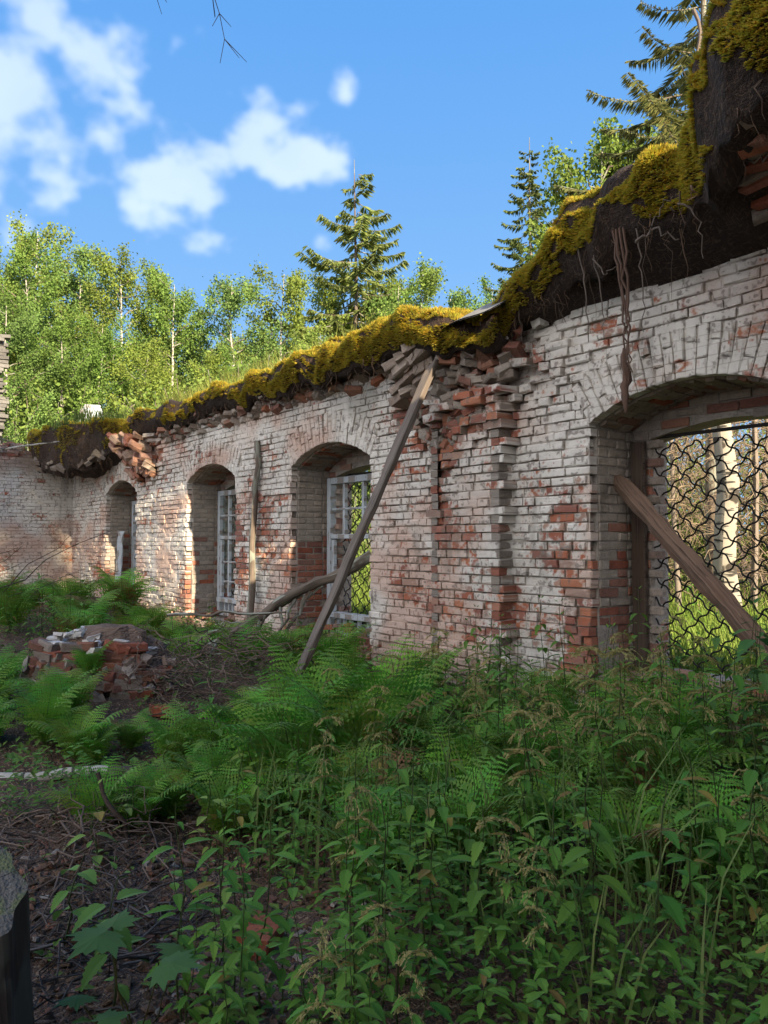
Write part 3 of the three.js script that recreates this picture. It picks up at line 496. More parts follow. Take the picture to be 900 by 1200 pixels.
function makeCap(name, label, x0, x1, prof, seed, back, mossAmount, count, tMax, hang) {
  const st = 0.045, nx = Math.ceil((x1 - x0) / st), nt = 44, P = [], U = [], C = [], I = [];
  for (let i = 0; i <= nx; i++) for (let j = 0; j <= nt; j++) {
    const x = x0 + (x1 - x0) * i / nx, p = capSurface(x, j / nt, prof, seed, back), g = fbm3(p[0] * 5, p[1] * 5, p[2] * 5, 3, 99);
    P.push(...p); U.push(x, j / nt * 2.4); C.push(...mix3([0.2, 0.21, 0.22], [0.5, 0.46, 0.44], g));
  }
  for (let i = 0; i < nx; i++) for (let j = 0; j < nt; j++) { const a = i * (nt + 1) + j; I.push(a, a + 1, a + nt + 1, a + 1, a + nt + 2, a + nt + 1); }
  const g = new THREE.BufferGeometry(); g.setAttribute('position', new THREE.Float32BufferAttribute(P, 3)); g.setAttribute('uv', new THREE.Float32BufferAttribute(U, 2)); g.setAttribute('color', new THREE.Float32BufferAttribute(C, 3)); g.setIndex(I); g.computeVertexNormals();
  const grp = new THREE.Group(); tag(grp, name, label, 'earth', null, 'structure'); mesh('soil', g, M.cap, grp);
  const S = new Soup(), R = rng(seed + 5); let made = 0;
  for (let tries = 0; made < count && tries < count * 12; tries++) {
    const x = x0 + R() * (x1 - x0), t = 0.12 + R() * (tMax - 0.12), p = capSurface(x, t, prof, seed, back);
    const m = fbm(x * 1.4, t * 5, 3, seed + 9) + (fbm(x * 8, t * 18, 2, seed + 11) - 0.5) * 0.5, lim = lerp(mossAmount, mossAmount + 0.22, ss(0.54, tMax, t)) + (hang ? hang(x) : 0);
    if (m < lim) continue;
    const e = 0.01, q = capSurface(x, t + e, prof, seed, back), r = capSurface(x + e, t, prof, seed, back), u = V(q[0] - p[0], q[1] - p[1], q[2] - p[2]), v = V(r[0] - p[0], r[1] - p[1], r[2] - p[2]), nn = u.cross(v).normalize();
    tuft(S, p, [nn.x * 0.8, nn.y * 0.8 + (t > 0.5 ? -0.2 : 0.3), nn.z * 0.8], 0.014 + R() * 0.026, 0.007 + R() * 0.010, mossCol(R), R); made++;
  }
  const mm = mesh('moss', S.geo(), M.moss, grp); mm.userData.kind = 'stuff';
  return grp;
}
makeCap('earth_cap', 'mossy earth and broken vault edge along the top of the window wall', -18.6, -4.7, capL, 400, -0.9, 0.40, 62000, 0.7, (x) => (x < -14 ? 0.04 : x < -11.5 ? 0.1 : x < -9 ? 0.04 : -0.16));
makeCap('earth_cap', 'thick overhanging earth bank with dark moss above the large grated window', -5.0, 1.0, capR, 500, -0.9, 0.33, 56000, 0.72);
{ // bricks of the vault that still carry the overhang
  const vault = new THREE.Group(); tag(vault, 'vault_remnant', 'dark broken edge of brick vault jutting out under the overhanging earth', 'vault');
  const R = rng(77);
  for (let r = 0; r < 20; r++) for (let x = -4.5 + R() * 0.2; x < 0.6;) {
    if (x < -2.4) { x += 0.1 + R() * 0.25; continue; }
    const L = (R() < 0.4 ? 0.13 : 0.26) * (0.9 + R() * 0.2), [p, , lip, und] = capR(x), z = 0.02 + r * 0.082;
    if (z < p - 0.02 + 0.1 * (R() - 0.5)) frag(vault, 'vault_brick', x + L / 2, lerp(und, lip, z / p) + 0.01 + (R() - 0.5) * 0.05, z - 0.03, L - 0.01, 0.11, 0.075, (R() - 0.5) * 0.4, (R() - 0.5) * 0.25, (R() - 0.5) * 0.25, dirty(R), R, M.skin, 0.02);
    x += L;
  }
}
// ------------------------------------------------------------------ timbers, branches and roots
function add(geo, mat, name, label, category, group) { return tag(mesh(name, geo, mat), name, label, category, group); }
function plankGeo(a, b, w, d, roll = 0, seed = 1) { // a sawn board from a to b with worn, uneven edges
  const n = 24, t = b.clone().sub(a), L = t.length(), dir = t.clone().normalize(), s = dir.clone().cross(V(0, 1, 0)).normalize().applyAxisAngle(dir, roll), u = s.clone().cross(dir), S = new Soup(), ring = [];
  for (let i = 0; i <= n; i++) {
    const c = a.clone().addScaledVector(t, i / n), j = (k) => (n2(i * 0.7, k, seed) - 0.5) * 0.032 * Math.min(1, w * 7) + (i === 0 || i === n ? (hash(i, k, seed) - 0.5) * 0.03 : 0), ch = 0.006;
    const q = [[-w / 2, -d / 2 + ch], [-w / 2 + ch, -d / 2], [w / 2 - ch, -d / 2], [w / 2, -d / 2 + ch], [w / 2, d / 2 - ch], [w / 2 - ch, d / 2], [-w / 2 + ch, d / 2], [-w / 2, d / 2 - ch]];
    ring.push(q.map(([x, y], k) => { const p = c.clone().addScaledVector(s, x + j(k >> 1)).addScaledVector(u, y + j(k + 9) * 0.5).addScaledVector(dir, (i === 0 || i === n) ? (hash(k, i, seed) - 0.5) * 0.08 : 0); return [p.x, p.y, p.z]; }));
  }
  const per = [0, 0.01, w, w + 0.01, w + d, w + d + 0.01, 2 * w + d, 2 * w + d + 0.01, 2 * w + 2 * d];
  for (let i = 0; i < n; i++) for (let k = 0; k < 8; k++) { const m = (k + 1) % 8, v0 = i / n * L, v1 = (i + 1) / n * L; S.quad(ring[i][k], ring[i][m], ring[i + 1][m], ring[i + 1][k], [per[k], v0], [per[k + 1], v0], [per[k + 1], v1], [per[k], v1], [1, 1, 1]); }
  for (const e of [0, n]) for (let k = 1; k < 7; k++) { const r = ring[e], T3 = [r[0], r[k], r[k + 1]]; if (!e) T3.reverse(); S.tri(...T3, [0, 0], [0.05, 0], [0.05, 0.05], [1, 1, 1]); }
  return S.geo();
}
add(plankGeo(V(-6.32, -0.02, 1.5), V(-5.50, 3.26, 0.34), 0.105, 0.055, 0.55, 3), M.wood, 'leaning_beam', 'long dark sawn beam leaning from the ferns up to the broken pilaster', 'beam');
{
  add(plankGeo(V(-3.95, 2.07, -0.36), V(-2.05, 0.68, 0.58), 0.115, 0.095, 0.35, 12), M.brown, 'window_beam', 'thick rough brown timber propped diagonally across the large grated window', 'beam');
  const log = new THREE.Group(); tag(log, 'fallen_log', 'grey barked fallen log lying from the window sill down to the ground', 'log');
  mesh('trunk', tubeGeo(wiggle(V(-7.55, 1.38, -0.45), V(-8.75, 0.22, 1.2), 22, 0.07, 21), 0.07, 0.045, 10, 0.2, 22), M.bark, log);
  for (const [a, b, r] of [[V(-8.1, 0.85, 0.3), V(-7.75, 0.45, 0.75), 0.025], [V(-8.35, 0.6, 0.65), V(-8.2, 0.15, 0.95), 0.02], [V(-8.0, 0.95, 0.15), V(-8.1, 0.5, 0.42), 0.03], [V(-8.5, 0.5, 0.85), V(-9.3, 0.3, 1.5), 0.03], [V(-8.2, 0.75, 0.45), V(-7.95, 0.3, 0.6), 0.022], [V(-8.4, 0.55, 0.75), V(-9.1, 0.55, 0.9), 0.014], [V(-8.3, 0.66, 0.6), V(-8.9, 0.2, 0.5), 0.018], [V(-8.6, 0.36, 1.05), V(-8.0, 0.2, 1.7), 0.02], [V(-7.9, 1.02, 0.02), V(-8.3, 0.7, 0.45), 0.02], [V(-8.05, 0.9, 0.2), V(-8.02, 0.35, 0.5), 0.02]]) mesh('branch_stub', tubeGeo(wiggle(a, b, 8, 0.04, 31 + r * 900), r, r * 0.4, 6, 0.1, 5), M.bark, log);
  add(tubeGeo([V(-9.58, 0.1, 0.16), V(-9.57, 0.9, 0.10), V(-9.6, 1.5, 0.09), V(-9.56, 2.0, 0.075), V(-9.59, 2.3, 0.06), V(-9.50, 2.62, 0.05), V(-9.55, 2.95, 0.05)].flatMap((p, i, a) => (i < a.length - 1 ? [p, p.clone().lerp(a[i + 1], 0.5)] : [p])), 0.05, 0.038, 9, 0.14, 6), M.bark, 'standing_pole', 'thin barked pole standing upright against the wall between two windows', 'pole');
  add(tubeGeo(wiggle(V(-9.08, 0.66, 1.5), V(-7.5, 0.76, 0.8), 16, 0.05, 61), 0.02, 0.013, 6, 0.15, 7), M.bark, 'fallen_branch', 'thin grey branch lying level across the plants before the windows', 'branch');
  add(tubeGeo(wiggle(V(-9.6, 0.35, 1.7), V(-7.3, 0.3, 1.25), 16, 0.06, 64), 0.03, 0.014, 6, 0.15, 8), M.bark, 'fallen_branch', 'thicker grey branch lying on the ground behind the brick rubble heap', 'branch');
  add(tubeGeo(wiggle(V(-5.75, 0.0, 4.35), V(-4.95, 0.1, 3.42), 12, 0.03, 71), 0.038, 0.03, 9, 0.08, 9), M.birch, 'birch_log', 'pale birch log lying on the ferns below the brick rubble heap', 'log');
  add(tubeGeo(wiggle(V(-4.10, 0.36, 3.90), V(-3.86, -0.12, 3.72), 10, 0.03, 81), 0.011, 0.014, 6, 0.15, 10), M.rot, 'upright_stick', 'thin dark stick poking up out of the bare soil', 'stick');
  add(tubeGeo(wiggle(V(-3.70, 0.08, 4.00), V(-3.72, -0.06, 4.14), 6, 0.01, 82), 0.009, 0.008, 6, 0.1, 11), M.birch, 'pale_stick', 'short pale stick leaning on the bare soil', 'stick');
  add(tubeGeo(wiggle(V(-3.0, 0.06, 2.95), V(-2.6, 0.04, 2.72), 8, 0.02, 83), 0.012, 0.009, 6, 0.1, 12), M.birch, 'pale_stick', 'pale stick lying under the nettles', 'stick');
  add(tubeGeo(wiggle(V(-6.0, 0.30, 2.05), V(-5.7, 0.28, 1.88), 8, 0.02, 84), 0.025, 0.018, 7, 0.1, 13), M.birch, 'broken_branch_end', 'short pale broken branch end sticking out of the brush pile', 'branch');
  // a white dead branch over the far corner and thin whips in front of the end wall
  add(tubeGeo(wiggle(V(-17.6, 3.36, 2.6), V(-15.9, 3.52, 1.0), 12, 0.06, 91), 0.035, 0.012, 6, 0.1, 14), M.birch, 'dead_branch', 'bleached dead branch sticking out over the far corner of the wall', 'branch');
  const R = rng(15);
  for (let i = 0; i < 9; i++) { const x = -12.5 - R() * 2, z = 3.2 + R() * 1.2, a = V(x, gh(x, z), z), b = V(x - 0.3 + R() * 1.6, 0.9 + R() * 0.8, z - 1.0 - R() * 1.2); add(tubeGeo(wiggle(a, b, 12, 0.16, 95 + i), 0.014, 0.004, 5, 0.1, 15, [0.06, 0.045, 0.035]), M.twig, 'bare_shoot', 'thin dark leafless shoot arching before the end wall', 'shoot', 'leafless shoots before the end wall'); }
}
// brush piles: every twig a part
function brush(label, cx, cz, w, d, h, n, seed, col) {
  const g = new THREE.Group(), R = rng(seed); g.position.set(cx, gh(cx, cz), cz); tag(g, 'brush_pile', label, 'brush pile');
  for (let i = 0; i < n; i++) {
    const x = (R() - 0.5) * w, z = (R() - 0.5) * d, y = R() * h * (1 - (2 * x / w) ** 2 * 0.6), an = R() * 6.28, L = 0.25 + R() * 0.5, b = V(x + Math.cos(an) * L, Math.max(-0.05, y + (R() - 0.65) * 0.35), z + Math.sin(an) * L);
    const c = mix3(col[0], col[1], R()), main = tubeGeo(wiggle(V(x, y, z), b, 7, 0.06, seed + i), 0.0025 + R() * 0.0045, 0.0015, 5, 0.1, i, c), side = [main];
    if (R() < 0.6) { const m = V(x, y, z).lerp(b, 0.5); side.push(tubeGeo(wiggle(m, m.clone().add(V((R() - 0.5) * 0.3, (R() - 0.4) * 0.2, (R() - 0.5) * 0.3)), 5, 0.05, seed + i + 900), 0.003, 0.0015, 4, 0.1, i, c)); }
    mesh('twig', mergeGeometries(side), M.twig, g);
  }
}
const TW = [[0.24, 0.165, 0.12], [0.075, 0.05, 0.038]];
brush('tangled heap of dry brown twigs beside the brick rubble heap', -6.3, 2.35, 1.5, 1.0, 0.62, 280, 1100, TW);
brush('dark twigs scattered over the soil beside the old stump', -3.0, 4.25, 1.1, 0.75, 0.16, 120, 1200, [[0.13, 0.11, 0.10], [0.05, 0.04, 0.036]]);
brush('loose dead twigs on the bare red soil slope', -3.9, 4.1, 1.0, 0.9, 0.12, 90, 1300, TW);
brush('dry grey brushwood piled below the far window', -13.4, 1.0, 2.6, 1.5, 0.75, 160, 1400, [[0.16, 0.125, 0.10], [0.07, 0.055, 0.045]]);
brush('grey dead sticks and debris on top of the end wall', -18.6, 1.4, 1.2, 2.2, 0.45, 130, 1500, [[0.23, 0.2, 0.17], [0.09, 0.07, 0.055]]);
scene.children.at(-1).position.y = 3.5;
// hanging roots
{
  const root = (pts, r, c, label, seed) => add(tubeGeo(pts.flatMap((p, i) => (i < pts.length - 1 ? wiggle(p, pts[i + 1], 6, 0.02, seed + i).slice(0, 6) : [p])), r, r * 0.35, 5, 0.15, seed, c), M.twig, 'hanging_root', label, 'root', 'roots hanging from the earth overhang');
  const pale = [0.13, 0.10, 0.08], brown = [0.12, 0.07, 0.05], L1 = 'thin pale root hanging from the mossy overhang', L2 = 'frayed brown root strand dangling over the arch of the large window';
  root([V(-3.8, 3.95, 0.36), V(-3.76, 3.5, 0.3), V(-3.74, 3.1, 0.3)], 0.009, pale, L1, 1);
  root([V(-3.62, 3.8, 0.4), V(-3.6, 3.4, 0.32), V(-3.58, 3.08, 0.32)], 0.007, pale, L1, 2);
  root([V(-3.22, 3.8, 0.42), V(-3.2, 3.4, 0.38), V(-3.2, 3.05, 0.38)], 0.007, pale, L1, 3);
  for (let k = 0; k < 4; k++) root([V(-3.42 + k * 0.03, 3.85, 0.42), V(-3.38 + k * 0.015, 3.3, 0.36), V(-3.38 + k * 0.01, 2.95, 0.34), V(-3.4 + k * 0.02, 2.55 + k * 0.08, 0.32)], 0.011, brown, L2, 10 + k);
  add(tubeGeo(wiggle(V(-3.39, 2.98, 0.34), V(-3.4, 2.5, 0.31), 8, 0.02, 44), 0.02, 0.03, 8, 0.7, 45, brown, true, (f) => 0.008 + 0.018 * Math.sin(Math.PI * f)), M.twig, 'root_clump', 'shaggy clump of brown root fibres at the end of the dangling strand', 'root');
  const L3 = 'crooked pale root curling out of the dark overhang', rt = (pts, r, s) => add(tubeGeo(pts.flatMap((p, i) => (i < pts.length - 1 ? wiggle(p, pts[i + 1], 5, 0.03, s + i).slice(0, 5) : [p])), r * 0.7, r * 0.3, 6, 0.2, s, pale), M.twig, 'crooked_root', L3, 'root', 'crooked roots of the dark overhang');
  rt([V(-2.45, 4.75, 0.95), V(-2.38, 4.35, 1.0), V(-2.36, 4.05, 0.98), V(-2.28, 3.86, 0.95), V(-2.12, 3.7, 0.9), V(-1.95, 3.68, 0.95)], 0.016, 61);
  rt([V(-2.4, 3.86, 0.85), V(-2.2, 3.8, 0.95), V(-2.02, 3.74, 1.0)], 0.014, 62);
  rt([V(-2.75, 3.75, 0.66), V(-2.62, 3.6, 0.6), V(-2.64, 3.38, 0.55)], 0.01, 63);
  rt([V(-3.1, 3.62, 0.6), V(-2.95, 3.66, 0.62), V(-2.78, 3.54, 0.6)], 0.016, 64);
  rt([V(-3.0, 3.64, 0.6), V(-2.9, 3.78, 0.62), V(-2.82, 3.84, 0.6)], 0.009, 65);
  rt([V(-3.62, 3.7, 0.4), V(-3.52, 3.55, 0.4), V(-3.42, 3.58, 0.36)], 0.01, 66);
  add(tubeGeo(wiggle(V(-2.62, 5.3, 1.0), V(-1.85, 4.05, 1.4), 12, 0.05, 71), 0.013, 0.008, 6, 0.1, 72, [0.1, 0.085, 0.07]), M.twig, 'bare_branch', 'thin dark bare branch crossing the overhanging earth bank', 'branch');
  add(plankGeo(V(-1.86, 4.4, 1.26), V(-1.95, 3.86, 1.24), 0.13, 0.035, 0.9, 55), std({ map: rep(T.paint, 3, 0.8), roughness: 0.9 }), 'stub_board', 'pale grey board stub sticking down from the overhanging earth bank', 'board');
  const R = rng(88), L4 = 'short rootlet hanging from the earth edge on the wall head';
  for (let i = 0; i < 210; i++) { const x = -18 + R() * 13.2, [p, , lip] = capL(x), z = p * (0.4 + 0.6 * R()); root2(x, lip + 0.05, z, 0.12 + R() * 0.3); }
  for (let i = 0; i < 90; i++) { const x = -4.7 + R() * 3.4, [p, , lip] = capR(x); root2(x, lip + 0.04 + R() * 0.1, p * (0.55 + 0.5 * R()), 0.1 + R() * R() * 0.5); }
  function root2(x, y, z, L) { add(tubeGeo(wiggle(V(x, y, z), V(x + (R() - 0.5) * 0.12, y - L, z - R() * 0.1), 6, 0.04, Math.floor(x * 97)), 0.003 + R() * 0.005, 0.001, 4, 0.2, 3, mix3([0.20, 0.12, 0.07], [0.08, 0.055, 0.04], R())), M.twig, 'rootlet', L4, 'root', 'rootlets under the earth edge'); }
}
// things left on the wall head
{
  const sheet = new Soup(), f = (u, v) => { const b = [lerp(-5.30, -4.62, u), 3.66 + 0.05 * u - 0.22 * v + 0.02 * Math.sin(u * 5), lerp(0.06, 0.44, v) + 0.04 * u]; return b; };
  for (let i = 0; i < 8; i++) for (let j = 0; j < 5; j++) { const P = (a, b, d) => { const q = f(a / 8, b / 5); return [q[0], q[1] + d, q[2]]; }; for (const d of [0, 0.012]) sheet.quad(P(i, j, d), P(i + 1, j, d), P(i + 1, j + 1, d), P(i, j + 1, d), [i / 8, j / 5], [i / 8 + 0.1, j / 5], [i / 8 + 0.1, j / 5 + 0.2], [i / 8, j / 5 + 0.2], [0.2, 0.195, 0.19]); }
  const m = add(sheet.geo(), std({ vertexColors: true, map: rep(T.skin, 1, 1), side: THREE.DoubleSide }), 'roofing_sheet', 'flat grey roofing sheet lying tilted in the moss above the pilaster', 'sheet'); m.position.y = 0.06;
  const g = tubeGeo([V(-4.56, 4.0, -0.42), V(-4.54, 4.22, -0.41), V(-4.52, 4.42, -0.38)], 0.085, 0.11, 9, 0.12, 5); add(g, M.wood, 'cut_post', 'short cut timber post standing in the moss on the wall head', 'post');
  const box = new THREE.Group(); tag(box, 'timber_remnant', 'broken weathered timber casing stuck on the mossy far corner', 'timber');
  for (const [a, b, w] of [[V(-17.4, 3.9, 0.3), V(-16.75, 4.42, 0.12), 0.34], [V(-16.75, 4.44, 0.12), V(-16.35, 3.88, 0.02), 0.34], [V(-16.9, 3.85, 0.3), V(-16.75, 4.36, 0.28), 0.16], [V(-16.5, 3.85, 0.28), V(-16.56, 4.3, 0.24), 0.14]]) mesh('board', plankGeo(a, b, w, 0.03, 0.2, Math.floor(w * 99)), M.paint, box);
  const post = plankGeo(V(-14.9, 3.8, -0.3), V(-14.88, 4.12, -0.3), 0.16, 0.14, 0.1, 7); add(post, M.paint, 'stub_post', 'small pale post stub on the wall head beside the broken casing', 'post');
}
// the drainpipe-like crack strip, board and plank by the far window
add(plankGeo(V(-15.95, 0.3, -0.2), V(-15.9, 1.75, -0.25), 0.16, 0.03, 1.2, 9), M.paint, 'loose_board', 'pale loose board standing in the far window opening', 'board');
add(plankGeo(V(-4.05, 0.14, 0.22), V(-3.05, 0.12, 0.2), 0.07, 0.14, 0, 19), M.wood, 'ground_plank', 'grey weathered plank lying below the large grated window', 'plank');

// ------------------------------------------------------------------ the brick rubble heap and scattered bricks
{
  const heap = new THREE.Group(), R = rng(141), cx = -7.15, cz = 2.85, gy = gh(cx, cz) - 0.2; heap.position.set(cx, gy, cz); tag(heap, 'rubble_heap', 'fallen chunk of brick masonry with white mortar lying among the ferns', 'rubble');
  const side = V(0.6115, 0, -0.791), toCam = V(0.791, 0, 0.6115); // long side faces the nave
  const at = (s, y, t) => side.clone().multiplyScalar(s).addScaledVector(toCam, t).add(V(0, y, 0));
  const g = new THREE.IcosahedronGeometry(1, 5), p = g.attributes.position;
  for (let i = 0; i < p.count; i++) { const v = V(p.getX(i), p.getY(i), p.getZ(i)), n = fbm3(v.x * 1.8 + 5, v.y * 1.8, v.z * 1.8, 4, 151), m = fbm3(v.x * 6, v.y * 6, v.z * 6, 3, 152); v.multiplyScalar(0.5 + 0.55 * n + 0.22 * m); const q = at(v.x * 0.68, Math.min(v.y, 0.8 + 0.2 * m) * 0.74 + 0.1, v.z * 0.38); p.setXYZ(i, q.x, q.y, q.z); }
  g.computeVertexNormals(); { const u = g.attributes.uv; for (let i = 0; i < p.count; i++) u.setXY(i, p.getX(i) + p.getZ(i) * 0.6, p.getY(i) + p.getZ(i) * 0.4); }
  mesh('mortar_mass', g, std({ color: new THREE.Color().setRGB(0.25, 0.17, 0.125), map: rep(T.skin, 1.5, 1.5), bumpMap: rep(T.lump, 2, 2), bumpScale: 0.08 }), heap);
  for (let i = 0; i < 58; i++) {
    const row = Math.floor(R() * 7), s = -0.55 + R() * 1.05, y = 0.1 + row * 0.08 + R() * 0.02, wd = 0.4 * Math.sqrt(Math.max(0.05, 1 - (s / 0.72) ** 2)), q = at(s, y, wd * (0.98 - row * 0.055));
    const m = frag(heap, 'brick', q.x, q.y, q.z, 0.17 + R() * 0.1, 0.075, 0.14, 0, 0, 0, R() < 0.55 ? mix3(REDS[i % 5], [0.15, 0.085, 0.06], R() * 0.8) : mix3([0.26, 0.21, 0.175], [0.14, 0.1, 0.08], R()), R, M.skin, 0.018);
    m.rotation.set((R() - 0.5) * 0.4, 0.913 + s * 0.9 + (R() - 0.5) * 0.7, -0.16 + (R() - 0.5) * 0.4, 'YXZ');
  }
  for (let i = 0; i < 60; i++) { const a = R() * 6.28, f = R(), q = at(Math.cos(a) * 0.55 * f - 0.12, 0.67 - 0.16 * f * f + R() * 0.05, Math.sin(a) * 0.34 * f); const m = frag(heap, 'mortar_flake', q.x, q.y, q.z, 0.05 + R() * 0.1, 0.04 + R() * 0.08, 0.03 + R() * 0.03, -1.5 + (R() - 0.5) * 0.9, R() * 6, (R() - 0.5) * 0.4, mix3([0.68, 0.65, 0.61], [0.5, 0.46, 0.42], R()), R, M.skin, 0.03); void m; }
  for (let i = 0; i < 40; i++) { const q = at(-0.66 + R() * 0.3, 0.06 + R() * 0.42, 0.02 + R() * 0.28); frag(heap, 'mortar_flake', q.x, q.y, q.z, 0.06 + R() * 0.16, 0.06 + R() * 0.14, 0.05, R() - 0.5, R() * 6, R() * 2, mix3([0.44, 0.41, 0.38], [0.3, 0.26, 0.22], R()), R, M.skin, 0.035); }
  for (let i = 0; i < 110; i++) { const s = -0.6 + R() * 1.25, y = R() * 0.5, wd = 0.42 * Math.sqrt(Math.max(0.04, 1 - (s / 0.74) ** 2)) * (1.02 - y * 0.5), q = at(s, y, wd * (0.9 + 0.2 * R())); frag(heap, 'rubble_chunk', q.x, q.y, q.z, 0.03 + R() * 0.09, 0.03 + R() * 0.06, 0.04 + R() * 0.06, (R() - 0.5) * 2, R() * 6, (R() - 0.5) * 2, R() < 0.35 ? mix3(REDS[i % 5], [0.2, 0.12, 0.09], R()) : mix3([0.4, 0.33, 0.28], [0.17, 0.115, 0.085], R()), R, M.skin, 0.012); }
  const tb = frag(scene, 'x', -7.2, gy + 0.70, 2.75, 0.25, 0.09, 0.13, 0.05, 0.7, 0.06, [0.17, 0.105, 0.075], R, M.skin, 0.014); scene.remove(tb); tag(tb, 'single_brick', 'single brown brick lying on top of the rubble heap', 'brick');
  const spots = [[-2.72, 3.7, 'red broken brick half buried beside the dark twigs'], [-2.5, 2.95, 'brown broken brick hidden among the nettles'], [-4.3, 3.75, 'dark brick fragment on the bare soil slope'], [-6.1, 2.75, 'red brick lying below the rubble heap'], [-7.9, 3.55, 'grey brick fragment at the fern side of the rubble heap'], [-4.6, 0.35, 'pale brick fallen at the foot of the wall']];
  for (const [x, z, l] of spots) { const b = frag(scene, 'x', x, gh(x, z) + 0.04, z, 0.2, 0.085, 0.12, (R() - 0.5) * 0.5, R() * 3, (R() - 0.5) * 0.4, l.startsWith('pale') ? [0.35, 0.29, 0.25] : l.startsWith('grey') ? [0.2, 0.17, 0.15] : l.startsWith('red') ? REDS[0] : [0.14, 0.085, 0.06], R, M.skin, 0.02); scene.remove(b); tag(b, 'fallen_brick', l, 'brick'); }
}
// ------------------------------------------------------------------ the old stump at the lower left
{
  const st = new THREE.Group(); st.position.set(-2.45, 0.0, 4.85); tag(st, 'tree_stump', 'old dark tree stump with a cracked mossy cut face', 'stump');
  const R = rng(171), n = 80, S = new Soup(), prof = [[-0.4, 0.4], [-0.1, 0.33], [0.1, 0.27], [0.35, 0.245], [0.55, 0.235], [0.6, 0.23]];
  const pt = (i, k) => { const a = i / n * 6.2832, [y, r] = prof[k], q = r * (1 + 0.14 * (n2(Math.cos(a) * 2 + 4, Math.sin(a) * 2 + y, 172) - 0.5) * 2 + 0.05 * Math.sin(a * 9 + y * 3) + 0.07 * (n2(a * 7, y * 2, 173) - 0.5) * (y < 0.5 ? 1 : 0.4)), tilt = y > 0.4 ? -0.1 * Math.cos(a + 0.3) : 0; return [Math.cos(a) * q, y + tilt, Math.sin(a) * q]; };
  for (let k = 0; k < prof.length - 1; k++) for (let i = 0; i < n; i++) S.quad(pt(i, k), pt(i, k + 1), pt(i + 1, k + 1), pt(i + 1, k), [i / n * 1.6, prof[k][0]], [i / n * 1.6, prof[k + 1][0]], [(i + 1) / n * 1.6, prof[k + 1][0]], [(i + 1) / n * 1.6, prof[k][0]], [1, 1, 1]);
  mesh('bark', S.geo(), std({ map: rep(T.bark, 1.6, 0.8), color: new THREE.Color().setRGB(0.3, 0.27, 0.25), bumpMap: rep(T.bark, 1.6, 0.8), bumpScale: 0.03 }), st);
  const C = new Soup(); for (let i = 0; i < n; i++) { const a = pt(i, 5), b = pt(i + 1, 5), c = [0, 0.575, 0]; C.tri(c, b, a, [0, 0], [b[0], b[2]], [a[0], a[2]], [1, 1, 1]); }
  mesh('cut_face', C.geo(), std({ map: tex(512, 512, (u, v) => { const x = (u < 0.5 ? u : u - 1), y = (v < 0.5 ? v : v - 1), r = Math.hypot(x, y), a = Math.atan2(y, x), m = fbm(u * 12, v * 12, 4, 181), k = fbm(r * 60, a * 0.6, 3, 182); let c = mix3([0.14, 0.125, 0.105], [0.075, 0.066, 0.055], k); if (m > 0.56) c = mix3(c, [0.11, 0.12, 0.055], ss(0.56, 0.7, m)); if (Math.abs(Math.sin(a * 1.5 + fbm(r * 9, 1, 2, 183))) < 0.03 || Math.abs(Math.sin(a * 2.5 + 1 + r)) < 0.02) c = [0.02, 0.016, 0.014]; return c; }), bumpMap: rep(T.lump, 2, 2), bumpScale: 0.02 }), st);
}

// ------------------------------------------------------------------ plants
const GREENS = { fern: [[0.115, 0.255, 0.035], [0.19, 0.36, 0.055]], nettle: [[0.075, 0.215, 0.035], [0.15, 0.32, 0.05]], cool: [[0.065, 0.17, 0.05], [0.105, 0.23, 0.065]] };
function leafShape(S, base, dir, up, L, W, col, teeth = 5, droop = 0.25, fold = 0.25) { // serrated leaf, folded along its rib
  const side = V().copy(dir).cross(up).normalize(), nrm = V().copy(side).cross(dir).normalize();
  const P = (t, w) => { const q = base.clone().addScaledVector(dir, t * L).addScaledVector(side, w).addScaledVector(nrm, Math.abs(w) * fold - droop * L * t * t); return [q.x, q.y, q.z]; };
  const prof = (t) => W * Math.pow(Math.sin(Math.PI * Math.pow(Math.min(1, t * 0.97 + 0.02), 0.68)), 0.9);
  for (let i = 0; i < teeth; i++) for (const s of [-1, 1]) {
    const t0 = i / teeth, t1 = (i + 1) / teeth, w0 = prof(t0) * 0.82, w1 = prof(t1) * (i < teeth - 1 ? 0.82 : 0), tm = t1 - 0.02, c = col.map((v) => v * (s > 0 ? 1 : 0.93));
    const a = P(t0, 0), b = P(t1, 0), e = P(t1, s * w1), d = P(t0, s * w0), m = P(Math.min(1, tm), s * prof(tm - 0.06) * 1.0);
    S.tri(a, b, d, [0, 0], [0, 1], [1, 0], c); S.tri(b, m, d, [0, 0], [0, 1], [1, 0], c); if (i < teeth - 1) S.tri(b, e, m, [0, 0], [0, 1], [1, 0], c);
  }
}
